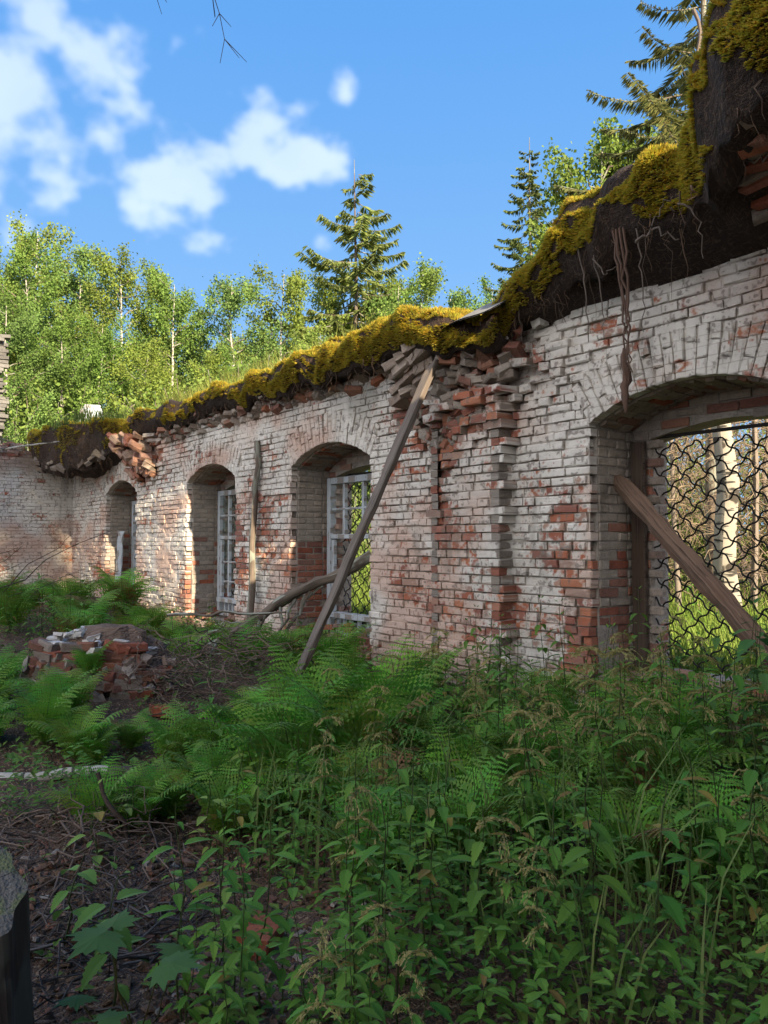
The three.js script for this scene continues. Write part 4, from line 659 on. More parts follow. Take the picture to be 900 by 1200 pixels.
function frondGeo(L, lean, curl, seed, col, pairs = 20) {
  const S = new Soup(), R = rng(seed), pts = []; let p = V(0, 0, 0), an = lean;
  for (let i = 0; i <= pairs + 4; i++) { pts.push(p.clone()); an += curl / pairs * (0.4 + 1.3 * i / pairs); p = p.clone().add(V(Math.sin(an), Math.cos(an), 0.05 * (n2(i * 0.4, 2, seed) - 0.5)).multiplyScalar(L / (pairs + 4))); }
  for (let i = 3; i < pts.length - 1; i++) {
    const t = (i - 3) / (pts.length - 4), dir = pts[i + 1].clone().sub(pts[i]).normalize(), len = L * 0.25 * Math.pow(Math.sin(Math.PI * Math.pow(0.1 + t * 0.9, 0.62)), 0.8) * (0.92 + R() * 0.16) + 0.008;
    for (const s of [-1, 1]) {
      const d = V(0, 0, s).addScaledVector(dir, 0.42).normalize(), up = V(0, 0, 1).cross(dir).normalize().multiplyScalar(-1), n = 6, droop = 0.12 + R() * 0.25, c = col.map((v) => v * (0.85 + 0.3 * R()));
      const q = (k, off) => { const f = k / n, b = pts[i].clone().addScaledVector(d, len * f).addScaledVector(V(0, -1, 0), droop * len * f * f).addScaledVector(dir, off); return [b.x, b.y, b.z]; };
      for (let k = 0; k < n; k++) { const w = len * 0.15 * (1 - 0.8 * k / n) + 0.002; S.tri(q(k, 0), q(k + 1, 0), q(k + 0.75, w), [0, 0], [1, 0], [0, 1], c); S.tri(q(k, 0), q(k + 0.75, -w), q(k + 1, 0), [0, 0], [1, 0], [0, 1], c); }
    }
  }
  const stem = tubeGeo(pts, 0.0045, 0.001, 4, 0, 1, [0.09, 0.13, 0.035], false).toNonIndexed();
  return mergeGeometries([S.geo(), stem]);
}
const fernKinds = [];
for (let k = 0; k < 5; k++) {
  const g = new THREE.Group(), R = rng(600 + k), n = 9 + Math.floor(R() * 3);
  for (let i = 0; i < n; i++) { const m = mesh('frond', frondGeo(0.66 + R() * 0.32, 0.06 + R() * 0.3, 0.65 + R() * 0.7, 610 + k * 40 + i, i === 4 && k % 2 ? [0.24, 0.15, 0.06] : mix3(...GREENS.fern, R()).map((v) => v * (0.75 + 0.5 * R())), 19), M.leaf, g); m.rotation.y = (i + R() * 0.6) / n * 6.2832; }
  fernKinds.push(g);
}
const placed = [];
const onLog = (x, z) => { for (let t = -0.1; t <= 1.2; t += 0.1) { const lx = lerp(-5.75, -4.95, t), lz = lerp(4.35, 3.42, t); if (Math.hypot(x - lx - 0.12, z - lz - 0.05) < 0.3) return true; } return Math.hypot(x + 3.85, z - 3.85) < 0.35; };
function put(kindList, name, label, category, group, x, z, s, R, sink = 0.02, i = Math.floor(R() * kindList.length)) {
  const o = kindList[i % kindList.length].clone(); o.position.set(x, gh(x, z) - sink, z); o.rotation.y = R() * 6.2832; o.scale.setScalar(s); tag(o, name, label, category, group); placed.push([x, z]); return o;
}
{
  const R = rng(700), A = 'lady fern with tall arching fronds in the undergrowth below the window wall', B = 'low spreading fern in the patch beside the brick rubble heap';
  const mid = [[-5.0, 2.6, 0.75], [-4.6, 2.25, 1.1], [-4.35, 2.6, 0.95], [-5.3, 1.7, 0.55], [-5.0, 1.35, 0.8], [-4.55, 1.55, 0.9], [-5.6, 1.1, 0.7], [-6.1, 0.9, 0.65], [-5.35, 0.6, 0.8], [-6.6, 0.75, 0.95], [-6.9, 1.0, 0.65], [-7.2, 0.9, 0.95], [-7.6, 1.25, 0.9], [-6.5, 1.1, 0.5], [-3.9, 1.95, 0.85], [-3.5, 1.5, 0.85], [-3.25, 1.0, 0.85], [-2.9, 1.55, 0.8], [-3.7, 2.7, 0.75], [-3.05, 2.35, 0.7], [-2.5, 1.2, 0.8], [-8.3, 1.6, 0.8], [-9.4, 1.3, 0.85], [-10.2, 1.6, 0.9], [-2.55, 2.3, 0.6], [-4.1, 1.05, 0.75], [-3.9, 0.55, 0.7], [-2.2, 1.9, 0.7], [-8.9, 0.8, 0.8], [-11, 1.0, 0.9], [-12.4, 0.9, 1.2], [-13.1, 1.5, 1.2], [-14.4, 1.3, 1.2], [-11.6, 1.7, 1.1], [-15.4, 1.6, 1.2], [-16.6, 1.8, 1.2], [-10.4, 2.2, 1.0], [-12.2, 2.6, 1.1], [-13.8, 2.4, 1.1]];
  for (const [x, z, s] of mid) put(fernKinds, 'lady_fern', A, 'fern', 'ferns below the window wall', x, z, s, R);
  for (const [x, z, q] of [[-3.35, 2.75, 0.75], [-2.6, 2.75, 0.7], [-2.3, 1.6, 0.8], [-3.3, 2.0, 0.8], [-2.95, 1.95, 0.8], [-2.0, 2.35, 0.62], [-2.75, 3.15, 0.6], [-4.1, 2.75, 0.95], [-3.95, 2.35, 1.0], [-5.25, 2.35, 0.6], [-4.75, 2.85, 0.75], [-2.65, 0.95, 0.85], [-1.75, 2.05, 0.6], [-4.95, 1.9, 0.8], [-4.3, 1.85, 1.05]]) put(fernKinds, 'lady_fern', A, 'fern', 'ferns below the window wall', x, z, q * 1.12, R);
  for (let i = 0; i < 46; i++) { const t = R(), x = -5.0 - R() * 4.2, z = 3.25 + R() * 1.6 + (x + 5) * -0.05; if (Math.hypot(x + 7.15, z - 2.85) < 0.75 || onLog(x, z)) continue; put(fernKinds, 'low_fern', B, 'fern', 'low ferns beside the rubble heap', x, z, 0.4 + t * 0.3, R); }
  for (let i = 0; i < 34; i++) { const x = -5.6 + R() * 2.1, z = 2.75 + R() * 1.15 - (x + 4.5) * 0.15; if (x > -3.9 && z > 3.3 || onLog(x, z)) continue; put(fernKinds, 'young_fern', 'small young fern on the slope between the rubble heap and the bare soil', 'fern', 'young ferns above the bare soil', x, z, 0.3 + R() * 0.32, R); }
  const f = fernKinds[1].clone(); f.position.set(-6.86, 0.36, 3.1); f.scale.setScalar(0.46); tag(f, 'lady_fern', 'small bright fern growing out of the brick rubble heap', 'fern');
}
// nettles and other tall herbs
function herbGeo(H, seed, leafL, wide, cols, tassel) {
  const R = rng(seed), leaves = [], pts = wiggle(V(0, 0, 0), V((R() - 0.5) * 0.14, H, (R() - 0.5) * 0.14), 8, 0.03, seed), n = Math.round(H / 0.075), tas = new Soup();
  for (let i = 1; i <= n; i++) {
    const t = i / n, f = t * 8, k = Math.min(7, Math.floor(f)), p = pts[k].clone().lerp(pts[k + 1], f - k), yaw = i * 1.571 + (R() - 0.5) * 0.5, L = leafL * (t < 0.25 ? 0.6 : t > 0.85 ? 1.25 - t * 0.95 : 1) * (0.8 + R() * 0.4);
    if (t < 0.2 && R() < 0.5) continue;
    for (const s of [0, Math.PI]) {
      const e = 0.25 - 0.5 * R() + (t > 0.9 ? 0.7 : 0), d = V(Math.cos(yaw + s) * Math.cos(e), Math.sin(e), Math.sin(yaw + s) * Math.cos(e)), S = new Soup();
      leafShape(S, p.clone().addScaledVector(d, 0.018), d, V(0, 1, 0), L, L * wide, R() < 0.05 ? mix3([0.36, 0.30, 0.06], [0.24, 0.15, 0.06], R()) : mix3(cols[0], cols[1], R()), 8, 0.2 + R() * 0.35); leaves.push(S);
      if (tassel && t > 0.6) for (let q = 0; q < 7; q++) { let a = p.clone(), b; const dd = V(Math.cos(yaw + s + R() - 0.5), 0.2, Math.sin(yaw + s + R() - 0.5)); for (let w = 0; w < 6; w++) { b = a.clone().add(dd.clone().add(V((R() - 0.5) * 0.9, -0.28 * w, (R() - 0.5) * 0.9)).multiplyScalar(0.013)); const c = mix3([0.27, 0.27, 0.10], [0.42, 0.35, 0.15], R()), o = V(R() - 0.5, R() - 0.5, R() - 0.5).multiplyScalar(0.017); tas.tri([a.x, a.y, a.z], [b.x, b.y, b.z], [b.x + o.x, b.y + o.y, b.z + o.z], [0, 0], [1, 0], [0, 1], c); tas.tri([a.x, a.y, a.z], [a.x + o.z, a.y + o.x, a.z + o.y], [b.x, b.y, b.z], [0, 0], [1, 0], [0, 1], c); a = b; } }
    }
  }
  return { stem: tubeGeo(pts, 0.004, 0.0015, 5, 0, 1, [0.06, 0.085, 0.03], false), leaves, tas };
}
function herbKinds(count, seed, H, leafL, wide, cols, tassel, split) {
  const out = [];
  for (let k = 0; k < count; k++) {
    const R = rng(seed + k), f = 0.78 + R() * 0.5, y = 0.85 + R() * 0.4, h = herbGeo(H * (0.75 + R() * 0.5), seed + k * 13, leafL * (0.8 + R() * 0.4), wide * (0.85 + R() * 0.4), cols.map((c) => [c[0] * f * y, c[1] * f, c[2] * f]), tassel), g = new THREE.Group();
    mesh('stem', h.stem, M.leaf, g);
    if (split) for (const S of h.leaves) mesh('leaf', S.geo(), M.leaf, g); else { const S = new Soup(); h.leaves.forEach((l) => S.add(l)); mesh('leaves', S.geo(), M.leaf, g); }
    if (h.tas.p.length) mesh('flower_tassels', h.tas.geo(), M.leaf, g).userData.kind = 'stuff'; out.push(g);
  }
  return out;
}
const nettleNear = herbKinds(8, 800, 0.72, 0.09, 0.20, GREENS.nettle, false, true), nettleFlower = herbKinds(4, 830, 0.78, 0.075, 0.17, GREENS.nettle, true, true);
const nettleFar = herbKinds(5, 860, 0.66, 0.085, 0.2, GREENS.nettle, false, false), tallHerb = herbKinds(3, 890, 1.05, 0.13, 0.25, GREENS.cool, false, true);
{
  const R = rng(900), depth = (x, z) => -0.791 * x - 0.6115 * (z - 5.2), lat = (x, z) => 0.6115 * x - 0.791 * (z - 5.2);
  const bareSpot = (x, z) => (x > -4.6 && x < -2.45 && z > 3.45 + (x + 3.5) * 0.25) || Math.hypot(x + 2.46, z - 4.84) < 0.5 || (Math.hypot((x + 4.5) / 0.95, (z - 2.3) / 0.85) < 1 && hash(Math.floor(x * 9), Math.floor(z * 9), 4) < 0.85) || Math.hypot(x + 3.35, z - 3.0) < 0.28 || Math.hypot(x + 2.75, z - 2.85) < 0.22 || Math.hypot(x + 2.3, z - 2.2) < 0.2;
  let near = 0, fl = 0, far = 0;
  const N1 = 'leafy green nettle in the dense undergrowth of the roofless nave', N2 = 'nettle with pale drooping flower tassels in the foreground undergrowth', N3 = 'small nettle growing between the ferns before the window wall';
  for (let i = 0; i < 6000 && near + fl < 230; i++) {
    const x = -5.2 + R() * 4.4, z = 0.3 + R() * 4.0, d = depth(x, z), l = lat(x, z); if (d < 1.75 || bareSpot(x, z) || Math.abs(l) > d * 0.56 + 0.2 || l < -0.32 * d + 0.1) continue;
    if (d > 3.6 && R() < 0.45 || fbm(x * 1.6, z * 1.6, 2, 905) < 0.36) continue;
    const sc = lerp(0.8, 1.12, R()) * (d < 2.4 ? 0.78 : 1) * (l > 0.6 ? 1.08 : 0.9);
    if (R() < 0.24 && l > -0.4) { put(nettleFlower, 'flowering_nettle', N2, 'nettle', 'flowering nettles', x, z, sc, R); fl++; } else { put(nettleNear, 'nettle', N1, 'nettle', 'nettles in the undergrowth', x, z, sc, R); near++; }
  }
  for (let i = 0; i < 3000 && far < 150; i++) { const x = -13 + R() * 9.5, z = 0.25 + R() * 2.6; if (depth(x, z) < 4 || Math.hypot(x + 7.15, z - 2.85) < 0.95 || Math.hypot(x + 6.3, z - 2.2) < 0.8 || lat(x, z) < -0.56 * depth(x, z)) continue; put(nettleFar, 'small_nettle', N3, 'nettle', 'small nettles between the ferns', x, z, 0.5 + R() * 0.5, R); far++; }
  for (let i = 0; i < 90; i++) { const x = -9 - R() * 8.5, z = 1.4 + R() * 4.2; put(nettleFar, 'corner_nettle', 'nettle growing on the floor before the end wall', 'nettle', 'nettles before the end wall', x, z, 0.7 + R() * 0.6, R); }
  for (const [x, z, s] of [[-1.75, 1.55, 1.0], [-1.95, 1.2, 1.05], [-1.55, 1.85, 0.85], [-1.9, 0.75, 1.1], [-2.3, 0.7, 1.0], [-1.6, 1.25, 1.05], [-2.15, 1.45, 0.8], [-1.35, 2.15, 0.72], [-2.6, 0.45, 0.85], [-1.4, 1.7, 0.95], [-2.9, 0.5, 0.7]]) put(tallHerb, 'tall_herb', 'tall dark broad-leaved herb before the large grated window', 'plant', 'tall herbs before the large window', x, z, s, R);
  const bright = herbKinds(4, 940, 0.34, 0.075, 0.27, [[0.13, 0.24, 0.05], [0.2, 0.32, 0.07]], false, true);
  for (let i = 0; i < 70; i++) { const x = -4.8 + R() * 3.6, z = 0.5 + R() * 3.9; if (depth(x, z) < 2 || (x < -2.6 && z > 3.5 && R() < 0.5)) continue; put(bright, 'broadleaf_herb', 'low bright green broad-leaved herb among the nettles', 'plant', 'broad-leaved herbs among the nettles', x, z, 0.8 + R() * 0.6, R); }
  for (let i = 0; i < 34; i++) { const x = -12.5 + R() * 10, z = -2.2 - R() * 4; put(nettleFar, 'outside_herb', 'sunlit herb growing in the grass outside the windows', 'plant', 'herbs outside the windows', x, z, 0.8 + R() * 0.8, R); }
}
// maple seedling by the stump
{
  const R = rng(950), g = new THREE.Group(), base = V(-2.32, gh(-2.32, 4.35) - 0.02, 4.35); g.position.copy(base); tag(g, 'maple_seedling', 'young maple seedling with broad lobed leaves beside the old stump', 'seedling');
  const lobe = [[0, 0], [0.10, -0.10], [0.30, -0.16], [0.26, -0.04], [0.52, 0.06], [0.40, 0.16], [0.58, 0.42], [0.36, 0.38], [0.34, 0.52], [0.2, 0.5], [0.16, 0.72], [0.08, 0.7], [0, 1.0]];
  [[0.0, 0.40, 0.08, 0.15, 0.5], [0.16, 0.34, -0.02, 0.14, 2.2], [-0.14, 0.34, 0.02, 0.12, 4.0], [0.02, 0.28, -0.16, 0.13, 5.4], [-0.08, 0.2, 0.14, 0.10, 1.3], [0.12, 0.22, 0.14, 0.1, 3.0]].forEach(([x, y, z, s, yaw], i) => {
    const S = new Soup(), e = new THREE.Euler(-0.35 + R() * 0.3, yaw, R() * 0.4 - 0.2, 'YXZ'), P = (a, b) => { const v = V(a * s * 1.15, -Math.abs(a) * s * 0.22 - b * b * s * 0.2, b * s).applyEuler(e).add(V(x, y, z)); return [v.x, v.y, v.z]; }, c = mix3([0.07, 0.16, 0.05], [0.095, 0.19, 0.06], R());
    for (const q of [-1, 1]) for (let k = 1; k < lobe.length - 1; k++) S.tri(P(0, 0.22), P(q * lobe[k][0], lobe[k][1]), P(q * lobe[k + 1][0], lobe[k + 1][1]), [0, 0], [1, 0], [0, 1], c);
    S.tri(P(0, 0.22), P(0, 0), P(lobe[1][0], lobe[1][1]), [0, 0], [1, 0], [0, 1], c); S.tri(P(0, 0.22), P(0, 0), P(-lobe[1][0], lobe[1][1]), [0, 0], [1, 0], [0, 1], c);
    mesh('leaf', S.geo(), M.leaf, g); mesh('stalk', tubeGeo(wiggle(V(0, 0, 0), V(x, y, z), 5, 0.02, 960 + i), 0.0035, 0.002, 4, 0, 1, [0.10, 0.09, 0.03]), M.leaf, g);
  });
}
// litter on the bare soil
{
  const R = rng(981), S = new Soup();
  for (let i = 0; i < 2600; i++) {
    const x = -4.7 + R() * 2.6, z = 2.9 + R() * 2.1, y = gh(x, z) + 0.006, q = R(), c = q < 0.5 ? mix3([0.20, 0.12, 0.07], [0.09, 0.06, 0.04], R()) : q < 0.95 ? mix3(REDS[i % 5], [0.22, 0.14, 0.1], 0.4 + 0.6 * R()) : [0.36, 0.31, 0.27], w = 0.008 + R() * 0.022, d = 0.006 + R() * 0.012;
    const t = R() * 6.28, tl = (R() - 0.5) * 0.8, a = [Math.cos(t), tl * 0.5, Math.sin(t)], b = [-Math.sin(t), tl, Math.cos(t)], n = [b[1] * a[2] - b[2] * a[1], b[2] * a[0] - b[0] * a[2], b[0] * a[1] - b[1] * a[0]];
    brick(S, [x, y + d * 0.7, z], a, b, n, w * 1.6, w, d, R, (p) => [p[0] * 3, p[2] * 3], c, 0.008, true);
  }
  tag(mesh('litter', S.geo(), M.skin), 'litter', 'brick crumbs and leaf litter strewn over the bare soil', 'litter', null, 'stuff');
}
// ground cover, grass
{
  const R = rng(970), S = new Soup(), depth = (x, z) => -0.791 * x - 0.6115 * (z - 5.2);
  for (let i = 0; i < 15000; i++) {
    const x = -14 + R() * 13.2, z = 0.1 + R() * 5, d = depth(x, z), soil = x > -4.5 && x < -2.3 && z > 3.3 + (x + 3.5) * 0.25; if (d < 1.3 || (soil && R() < 0.8) || fbm(x * 1.3, z * 1.3, 3, 971) < 0.33) continue;
    const a = R() * 6.28, e = 0.2 + R() * 0.7, y = gh(x, z) + R() * 0.16 * (soil ? 0.3 : 1), L = 0.025 + R() * 0.05; leafShape(S, V(x, y, z), V(Math.cos(a) * Math.cos(e), Math.sin(e), Math.sin(a) * Math.cos(e)), V(0, 1, 0), L, L * 0.36, mix3([0.09, 0.17, 0.035], [0.16, 0.26, 0.055], R()), 2);
  }
  for (let i = 0; i < 16000; i++) {
    const x = -5 + R() * 4.2, z = 0.2 + R() * 4, d = depth(x, z), soil = x > -4.5 && x < -2.3 && z > 3.3 + (x + 3.5) * 0.25; if (d < 1.6 || soil || fbm(x * 2.3, z * 2.3, 3, 973) < 0.4) continue;
    const a = R() * 6.28, e = -0.1 + R() * 0.7, y = gh(x, z) + R() * 0.36, L = 0.02 + R() * 0.038; leafShape(S, V(x, y, z), V(Math.cos(a) * Math.cos(e), Math.sin(e), Math.sin(a) * Math.cos(e)), V(0, 1, 0), L, L * 0.32, mix3([0.075, 0.19, 0.03], [0.16, 0.31, 0.05], R()), 3);
  }
  tag(mesh('ground_cover', S.geo(), M.leaf), 'ground_cover', 'low leafy ground cover over the floor of the ruin', 'ground cover', null, 'stuff');
  const blades = (name, label, n, pos, hmin, hmax, cols, wd = 0.006) => { const G = new Soup(); for (let i = 0; i < n; i++) { const [x, y, z] = pos(R); const h = hmin + R() * (hmax - hmin), a = R() * 6.28, b = h * (0.2 + R() * 0.5), w = wd * (0.7 + R()), dx = Math.cos(a), dz = Math.sin(a), c = mix3(...cols, R()), p0 = [x - dz * w, y, z + dx * w], p1 = [x + dz * w, y, z - dx * w], m0 = [x - dz * w * 0.7 + dx * b * 0.35, y + h * 0.6, z + dx * w * 0.7 + dz * b * 0.35], m1 = [x + dz * w * 0.7 + dx * b * 0.35, y + h * 0.6, z - dx * w * 0.7 + dz * b * 0.35]; G.quad(p0, p1, m1, m0, [0, 0], [1, 0], [1, 1], [0, 1], c); G.tri(m0, m1, [x + dx * b, y + h * 0.95, z + dz * b], [0, 0], [1, 0], [0, 1], c); } return tag(mesh(name, G.geo(), M.leaf), name, label, 'grass', null, 'stuff'); };
  blades('sedge', 'long narrow leaves and stalks standing among the nettles', 900, (r) => { let x = -4.2 + r() * 3.2, z = 0.4 + r() * 2.9; if (depth(x, z) < 2.2) z -= 1.2; return [x, gh(x, z), z]; }, 0.25, 0.75, [[0.10, 0.18, 0.045], [0.2, 0.25, 0.08]], 0.005);
  const LIT = [[0.16, 0.26, 0.04], [0.26, 0.33, 0.07]];
  blades('meadow_grass', 'bright sunlit grass outside the windows', 34000, (r) => { const x = -20 + r() * 19, z = -1.0 - r() * r() * 13; return [x, gh(x, z), z]; }, 0.15, 0.5, LIT, 0.008);
  blades('wall_grass', 'long pale grass growing on the top of the wall', 5200, (r) => { const x = -13.5 + r() * 7.8 * (0.4 + 0.6 * r()), z = -0.85 + r() * 0.75; return [x, capL(x)[1] - 0.06, z]; }, 0.15, 0.55, [[0.22, 0.28, 0.05], [0.36, 0.34, 0.11]], 0.006);
  blades('corner_grass', 'short green grass on the top of the far corner', 3200, (r) => { const x = -19 + r() * 4.5, z = -0.8 + r() * 1.7; return [x, 3.86 + r() * 0.1, z]; }, 0.06, 0.22, [[0.08, 0.14, 0.03], [0.14, 0.17, 0.05]], 0.006);
  blades('ridge_grass', 'sparse grass and stalks on the overhanging earth bank', 900, (r) => { const x = -4.7 + r() * 1.1, z = -0.8 + r() * 0.8; return [x, capR(x)[1] - 0.05, z]; }, 0.08, 0.3, [[0.14, 0.16, 0.04], [0.26, 0.24, 0.1]], 0.004);
}

// ------------------------------------------------------------------ trees
function birchTree(seed, H, spread, n, cols, leaf = 0.11, from = 0.22) {
  const R = rng(seed), g = new THREE.Group(), wood = [], S = new Soup(), tp = wiggle(V(0, -0.2, 0), V((R() - 0.5) * 0.8, H * 0.97, (R() - 0.5) * 0.8), 14, 0.22, seed);
  wood.push(tubeGeo(tp, H * 0.0105, 0.012, 7, 0.05, seed)); const at = (t) => { const f = clamp01(t) * 14, k = Math.min(13, Math.floor(f)); return tp[k].clone().lerp(tp[k + 1], f - k); };
  for (let i = 0; i < n; i++) {
    const t = from + (0.97 - from) * Math.pow((i + R()) / n, 0.9), a = R() * 6.28 + i * 2.4, prof = Math.sin(Math.PI * Math.pow(clamp01((t - from * 0.6) / (1.04 - from * 0.6)), 0.8)), L = spread * (0.25 + 0.85 * prof) * (0.6 + R() * 0.6), rise = 0.5 + R() * 0.7;
    const b = at(t), e = b.clone().add(V(Math.cos(a) * L, L * rise, Math.sin(a) * L)); if (e.y > H * 1.02) e.y = H * (0.97 + R() * 0.05);
    const lp = wiggle(b, e, 6, 0.18, seed + i * 3); wood.push(tubeGeo(lp, 0.02 + 0.018 * prof, 0.005, 4, 0, 1));
    const tint = 0.75 + 0.5 * R(), cnt = 330 + Math.floor(260 * prof);
    for (let q = 0; q < cnt; q++) {
      const f = Math.min(5.99, 1.2 + 4.8 * Math.pow(R(), 0.75)), k = Math.floor(f), p = lp[k].clone().lerp(lp[k + 1], f - k), rr = 0.16 + 0.34 * R();
      const hang = R(); p.add(V((R() + R() - 1) * rr, (R() + R() - 1) * rr - hang * hang * 0.55, (R() + R() - 1) * rr));
      const d = V(R() - 0.5, R() - 0.75, R() - 0.5).normalize(), s = V(R() - 0.5, R() - 0.5, R() - 0.5).cross(d).normalize(), l = leaf * (0.7 + 0.6 * R()), w = l * 0.42, c = mix3(...cols, R()).map((v) => v * tint);
      const A = p, B = p.clone().addScaledVector(d, l * 0.45).addScaledVector(s, w), C = p.clone().addScaledVector(d, l), D = p.clone().addScaledVector(d, l * 0.45).addScaledVector(s, -w);
      S.quad(A.toArray(), B.toArray(), C.toArray(), D.toArray(), [0, 0], [1, 0], [1, 1], [0, 1], c);
    }
  }
  mesh('trunk', wood.shift(), M.birch, g); mesh('limbs', mergeGeometries(wood), M.bark, g); mesh('crown', S.geo(), M.leaf, g); return g;
}
function spruceTree(seed, H, spread, whorls, dens, cols, bare = 0, low = 0.12, fine = 1, rag = 0) {
  const R = rng(seed), g = new THREE.Group(), wood = [], S = new Soup(), tp = wiggle(V(0, -0.2, 0), V((R() - 0.5) * 0.3, H, (R() - 0.5) * 0.3), 12, 0.08, seed);
  wood.push(tubeGeo(tp, H * 0.011, 0.01, 7, 0.06, seed));
  for (let w = 0; w < whorls; w++) {
    const t = low + (0.98 - low) * w / whorls, y = t * H; for (let k = 0, n = 5 + Math.floor(R() * 2); k < n; k++) {
      if (R() < bare) continue;
      const a = (k + R() * 0.7) / n * 6.28 + w, L = (spread * (1 - t) * 1.05 + 0.18) * (rag ? 0.2 + R() * 1.2 : 0.6 + R() * 0.55), drop = 0.28 + 0.35 * (1 - t), b = V(Math.cos(a) * 0.05, y + (R() - 0.5) * 0.2, Math.sin(a) * 0.05), lp = [];
      for (let i = 0; i <= 6; i++) { const f = i / 6; lp.push(b.clone().add(V(Math.cos(a) * L * f, L * (0.12 * f - drop * f + 0.28 * f * f * f), Math.sin(a) * L * f))); }
      wood.push(tubeGeo(lp, 0.012 + L * 0.006, 0.003, 4, 0, 1)); const tint = 0.7 + R() * 0.6;
      for (let q = 0, m = Math.ceil(L * dens) + 5; q < m; q++) {
        const f = Math.min(5.99, (0.12 + 0.88 * Math.pow(R(), 0.8)) * 6), i = Math.floor(f), p = lp[i].clone().lerp(lp[i + 1], f - i), s = R() < 0.5 ? 1 : -1, out = (0.1 + R() * 0.3) * (1 - f / 7.5) * Math.min(1, L), d = V(Math.cos(a) * 0.5 - Math.sin(a) * s, -0.35 - R() * 0.8, Math.sin(a) * 0.5 + Math.cos(a) * s).normalize(), wv = V(R() - 0.5, R() - 0.5, R() - 0.5).cross(d).normalize(), l = out + 0.09 + rag * 0.22 * R(), ww = (0.022 + R() * 0.02) * fine, c = mix3(...cols, R()).map((v) => v * tint);
        const e = p.clone().addScaledVector(d, l), m1 = p.clone().addScaledVector(d, l * 0.5).addScaledVector(wv, ww), m2 = p.clone().addScaledVector(d, l * 0.5).addScaledVector(wv, -ww);
        S.quad(p.toArray(), m1.toArray(), e.toArray(), m2.toArray(), [0, 0], [1, 0], [1, 1], [0, 1], c);
      }
    }
  }
  mesh('trunk', mergeGeometries(wood), M.bark, g); mesh('crown', S.geo(), M.leaf, g); return g;
}
function bushPlant(seed, H, W, n, cols, leaf = 0.09) {
  const R = rng(seed), g = new THREE.Group(), wood = [], S = new Soup();
  for (let i = 0; i < 16; i++) {
    const a = R() * 6.28, e = V(Math.cos(a) * W * R(), H * (0.55 + 0.45 * R()), Math.sin(a) * W * R()), lp = wiggle(V(0, -0.1, 0), e, 6, 0.12, seed + i); wood.push(tubeGeo(lp, 0.02, 0.004, 4, 0, 1));
    const tint = 0.75 + R() * 0.5; for (let q = 0; q < n / 16; q++) { const f = Math.min(5.99, 1 + 5 * R()), k = Math.floor(f), p = lp[k].clone().lerp(lp[k + 1], f - k).add(V((R() + R() - 1) * 0.4, (R() + R() - 1) * 0.35, (R() + R() - 1) * 0.4)), d = V(R() - 0.5, R() - 0.6, R() - 0.5).normalize(), s = V(R() - 0.5, R() - 0.5, R() - 0.5).cross(d).normalize(), l = leaf * (0.7 + R() * 0.7), c = mix3(...cols, R()).map((v) => v * tint); S.quad(p.toArray(), p.clone().addScaledVector(d, l / 2).addScaledVector(s, l * 0.35).toArray(), p.clone().addScaledVector(d, l).toArray(), p.clone().addScaledVector(d, l / 2).addScaledVector(s, -l * 0.35).toArray(), [0, 0], [1, 0], [1, 1], [0, 1], c); }
  }
  mesh('stems', mergeGeometries(wood), M.bark, g); mesh('foliage', S.geo(), M.leaf, g); return g;
}
function deadSpruce(seed, H) { // bare lower trunk with dry twigs
  const R = rng(seed), g = new THREE.Group(), wood = [tubeGeo(wiggle(V(0, -0.2, 0), V(0.2, H, 0), 8, 0.06, seed), 0.05, 0.02, 7, 0.06, seed, [0.2, 0.165, 0.135])], tw = [];
  for (let i = 0; i < 90; i++) { const y = 0.5 + R() * (H - 0.6), a = R() * 6.28, L = 0.5 + R() * 1.3, b = V(0, y, 0), e = V(Math.cos(a) * L, y - L * (0.1 + R() * 0.5), Math.sin(a) * L), lp = wiggle(b, e, 5, 0.12, seed + i), c = mix3([0.30, 0.23, 0.15], [0.17, 0.12, 0.08], R()); tw.push(tubeGeo(lp, 0.009, 0.003, 4, 0, 1, c)); for (let k = 0; k < 5; k++) { const p = lp[1 + k % 5], f = V(R() - 0.5, -R() * 0.7, R() - 0.5).multiplyScalar(0.7); tw.push(tubeGeo([p, p.clone().add(f)], 0.004, 0.002, 3, 0, 1, c, false)); } }
  mesh('trunk', mergeGeometries(wood), M.twig, g); mesh('dry_twigs', mergeGeometries(tw), M.twig, g); return g;
}
const BIRCH = [[0.15, 0.235, 0.045], [0.24, 0.32, 0.075]], SPR_ = [[0.035, 0.065, 0.025], [0.075, 0.10, 0.035]];
const TONES = [[1, 1, 1], [0.72, 0.82, 0.8], [1.12, 1.02, 0.9], [0.85, 0.95, 1.2], [0.62, 0.74, 0.7], [1.0, 0.92, 0.8]];
const birches = TONES.map((q, k) => birchTree(2000 + k * 50, 12.5, 1.9 + 0.35 * hash(k, 1, 2), 34, BIRCH.map((c) => c.map((v, i) => v * q[i])), 0.095, [0.22, 0.12, 0.3, 0.18, 0.1, 0.25][k]));
const heading = (px, d) => { const a = Math.atan((px - 450) / 906); return [d * (-0.7912 + 0.6115 * Math.tan(a)), 5.2 + d * (-0.6115 - 0.7912 * Math.tan(a))]; };
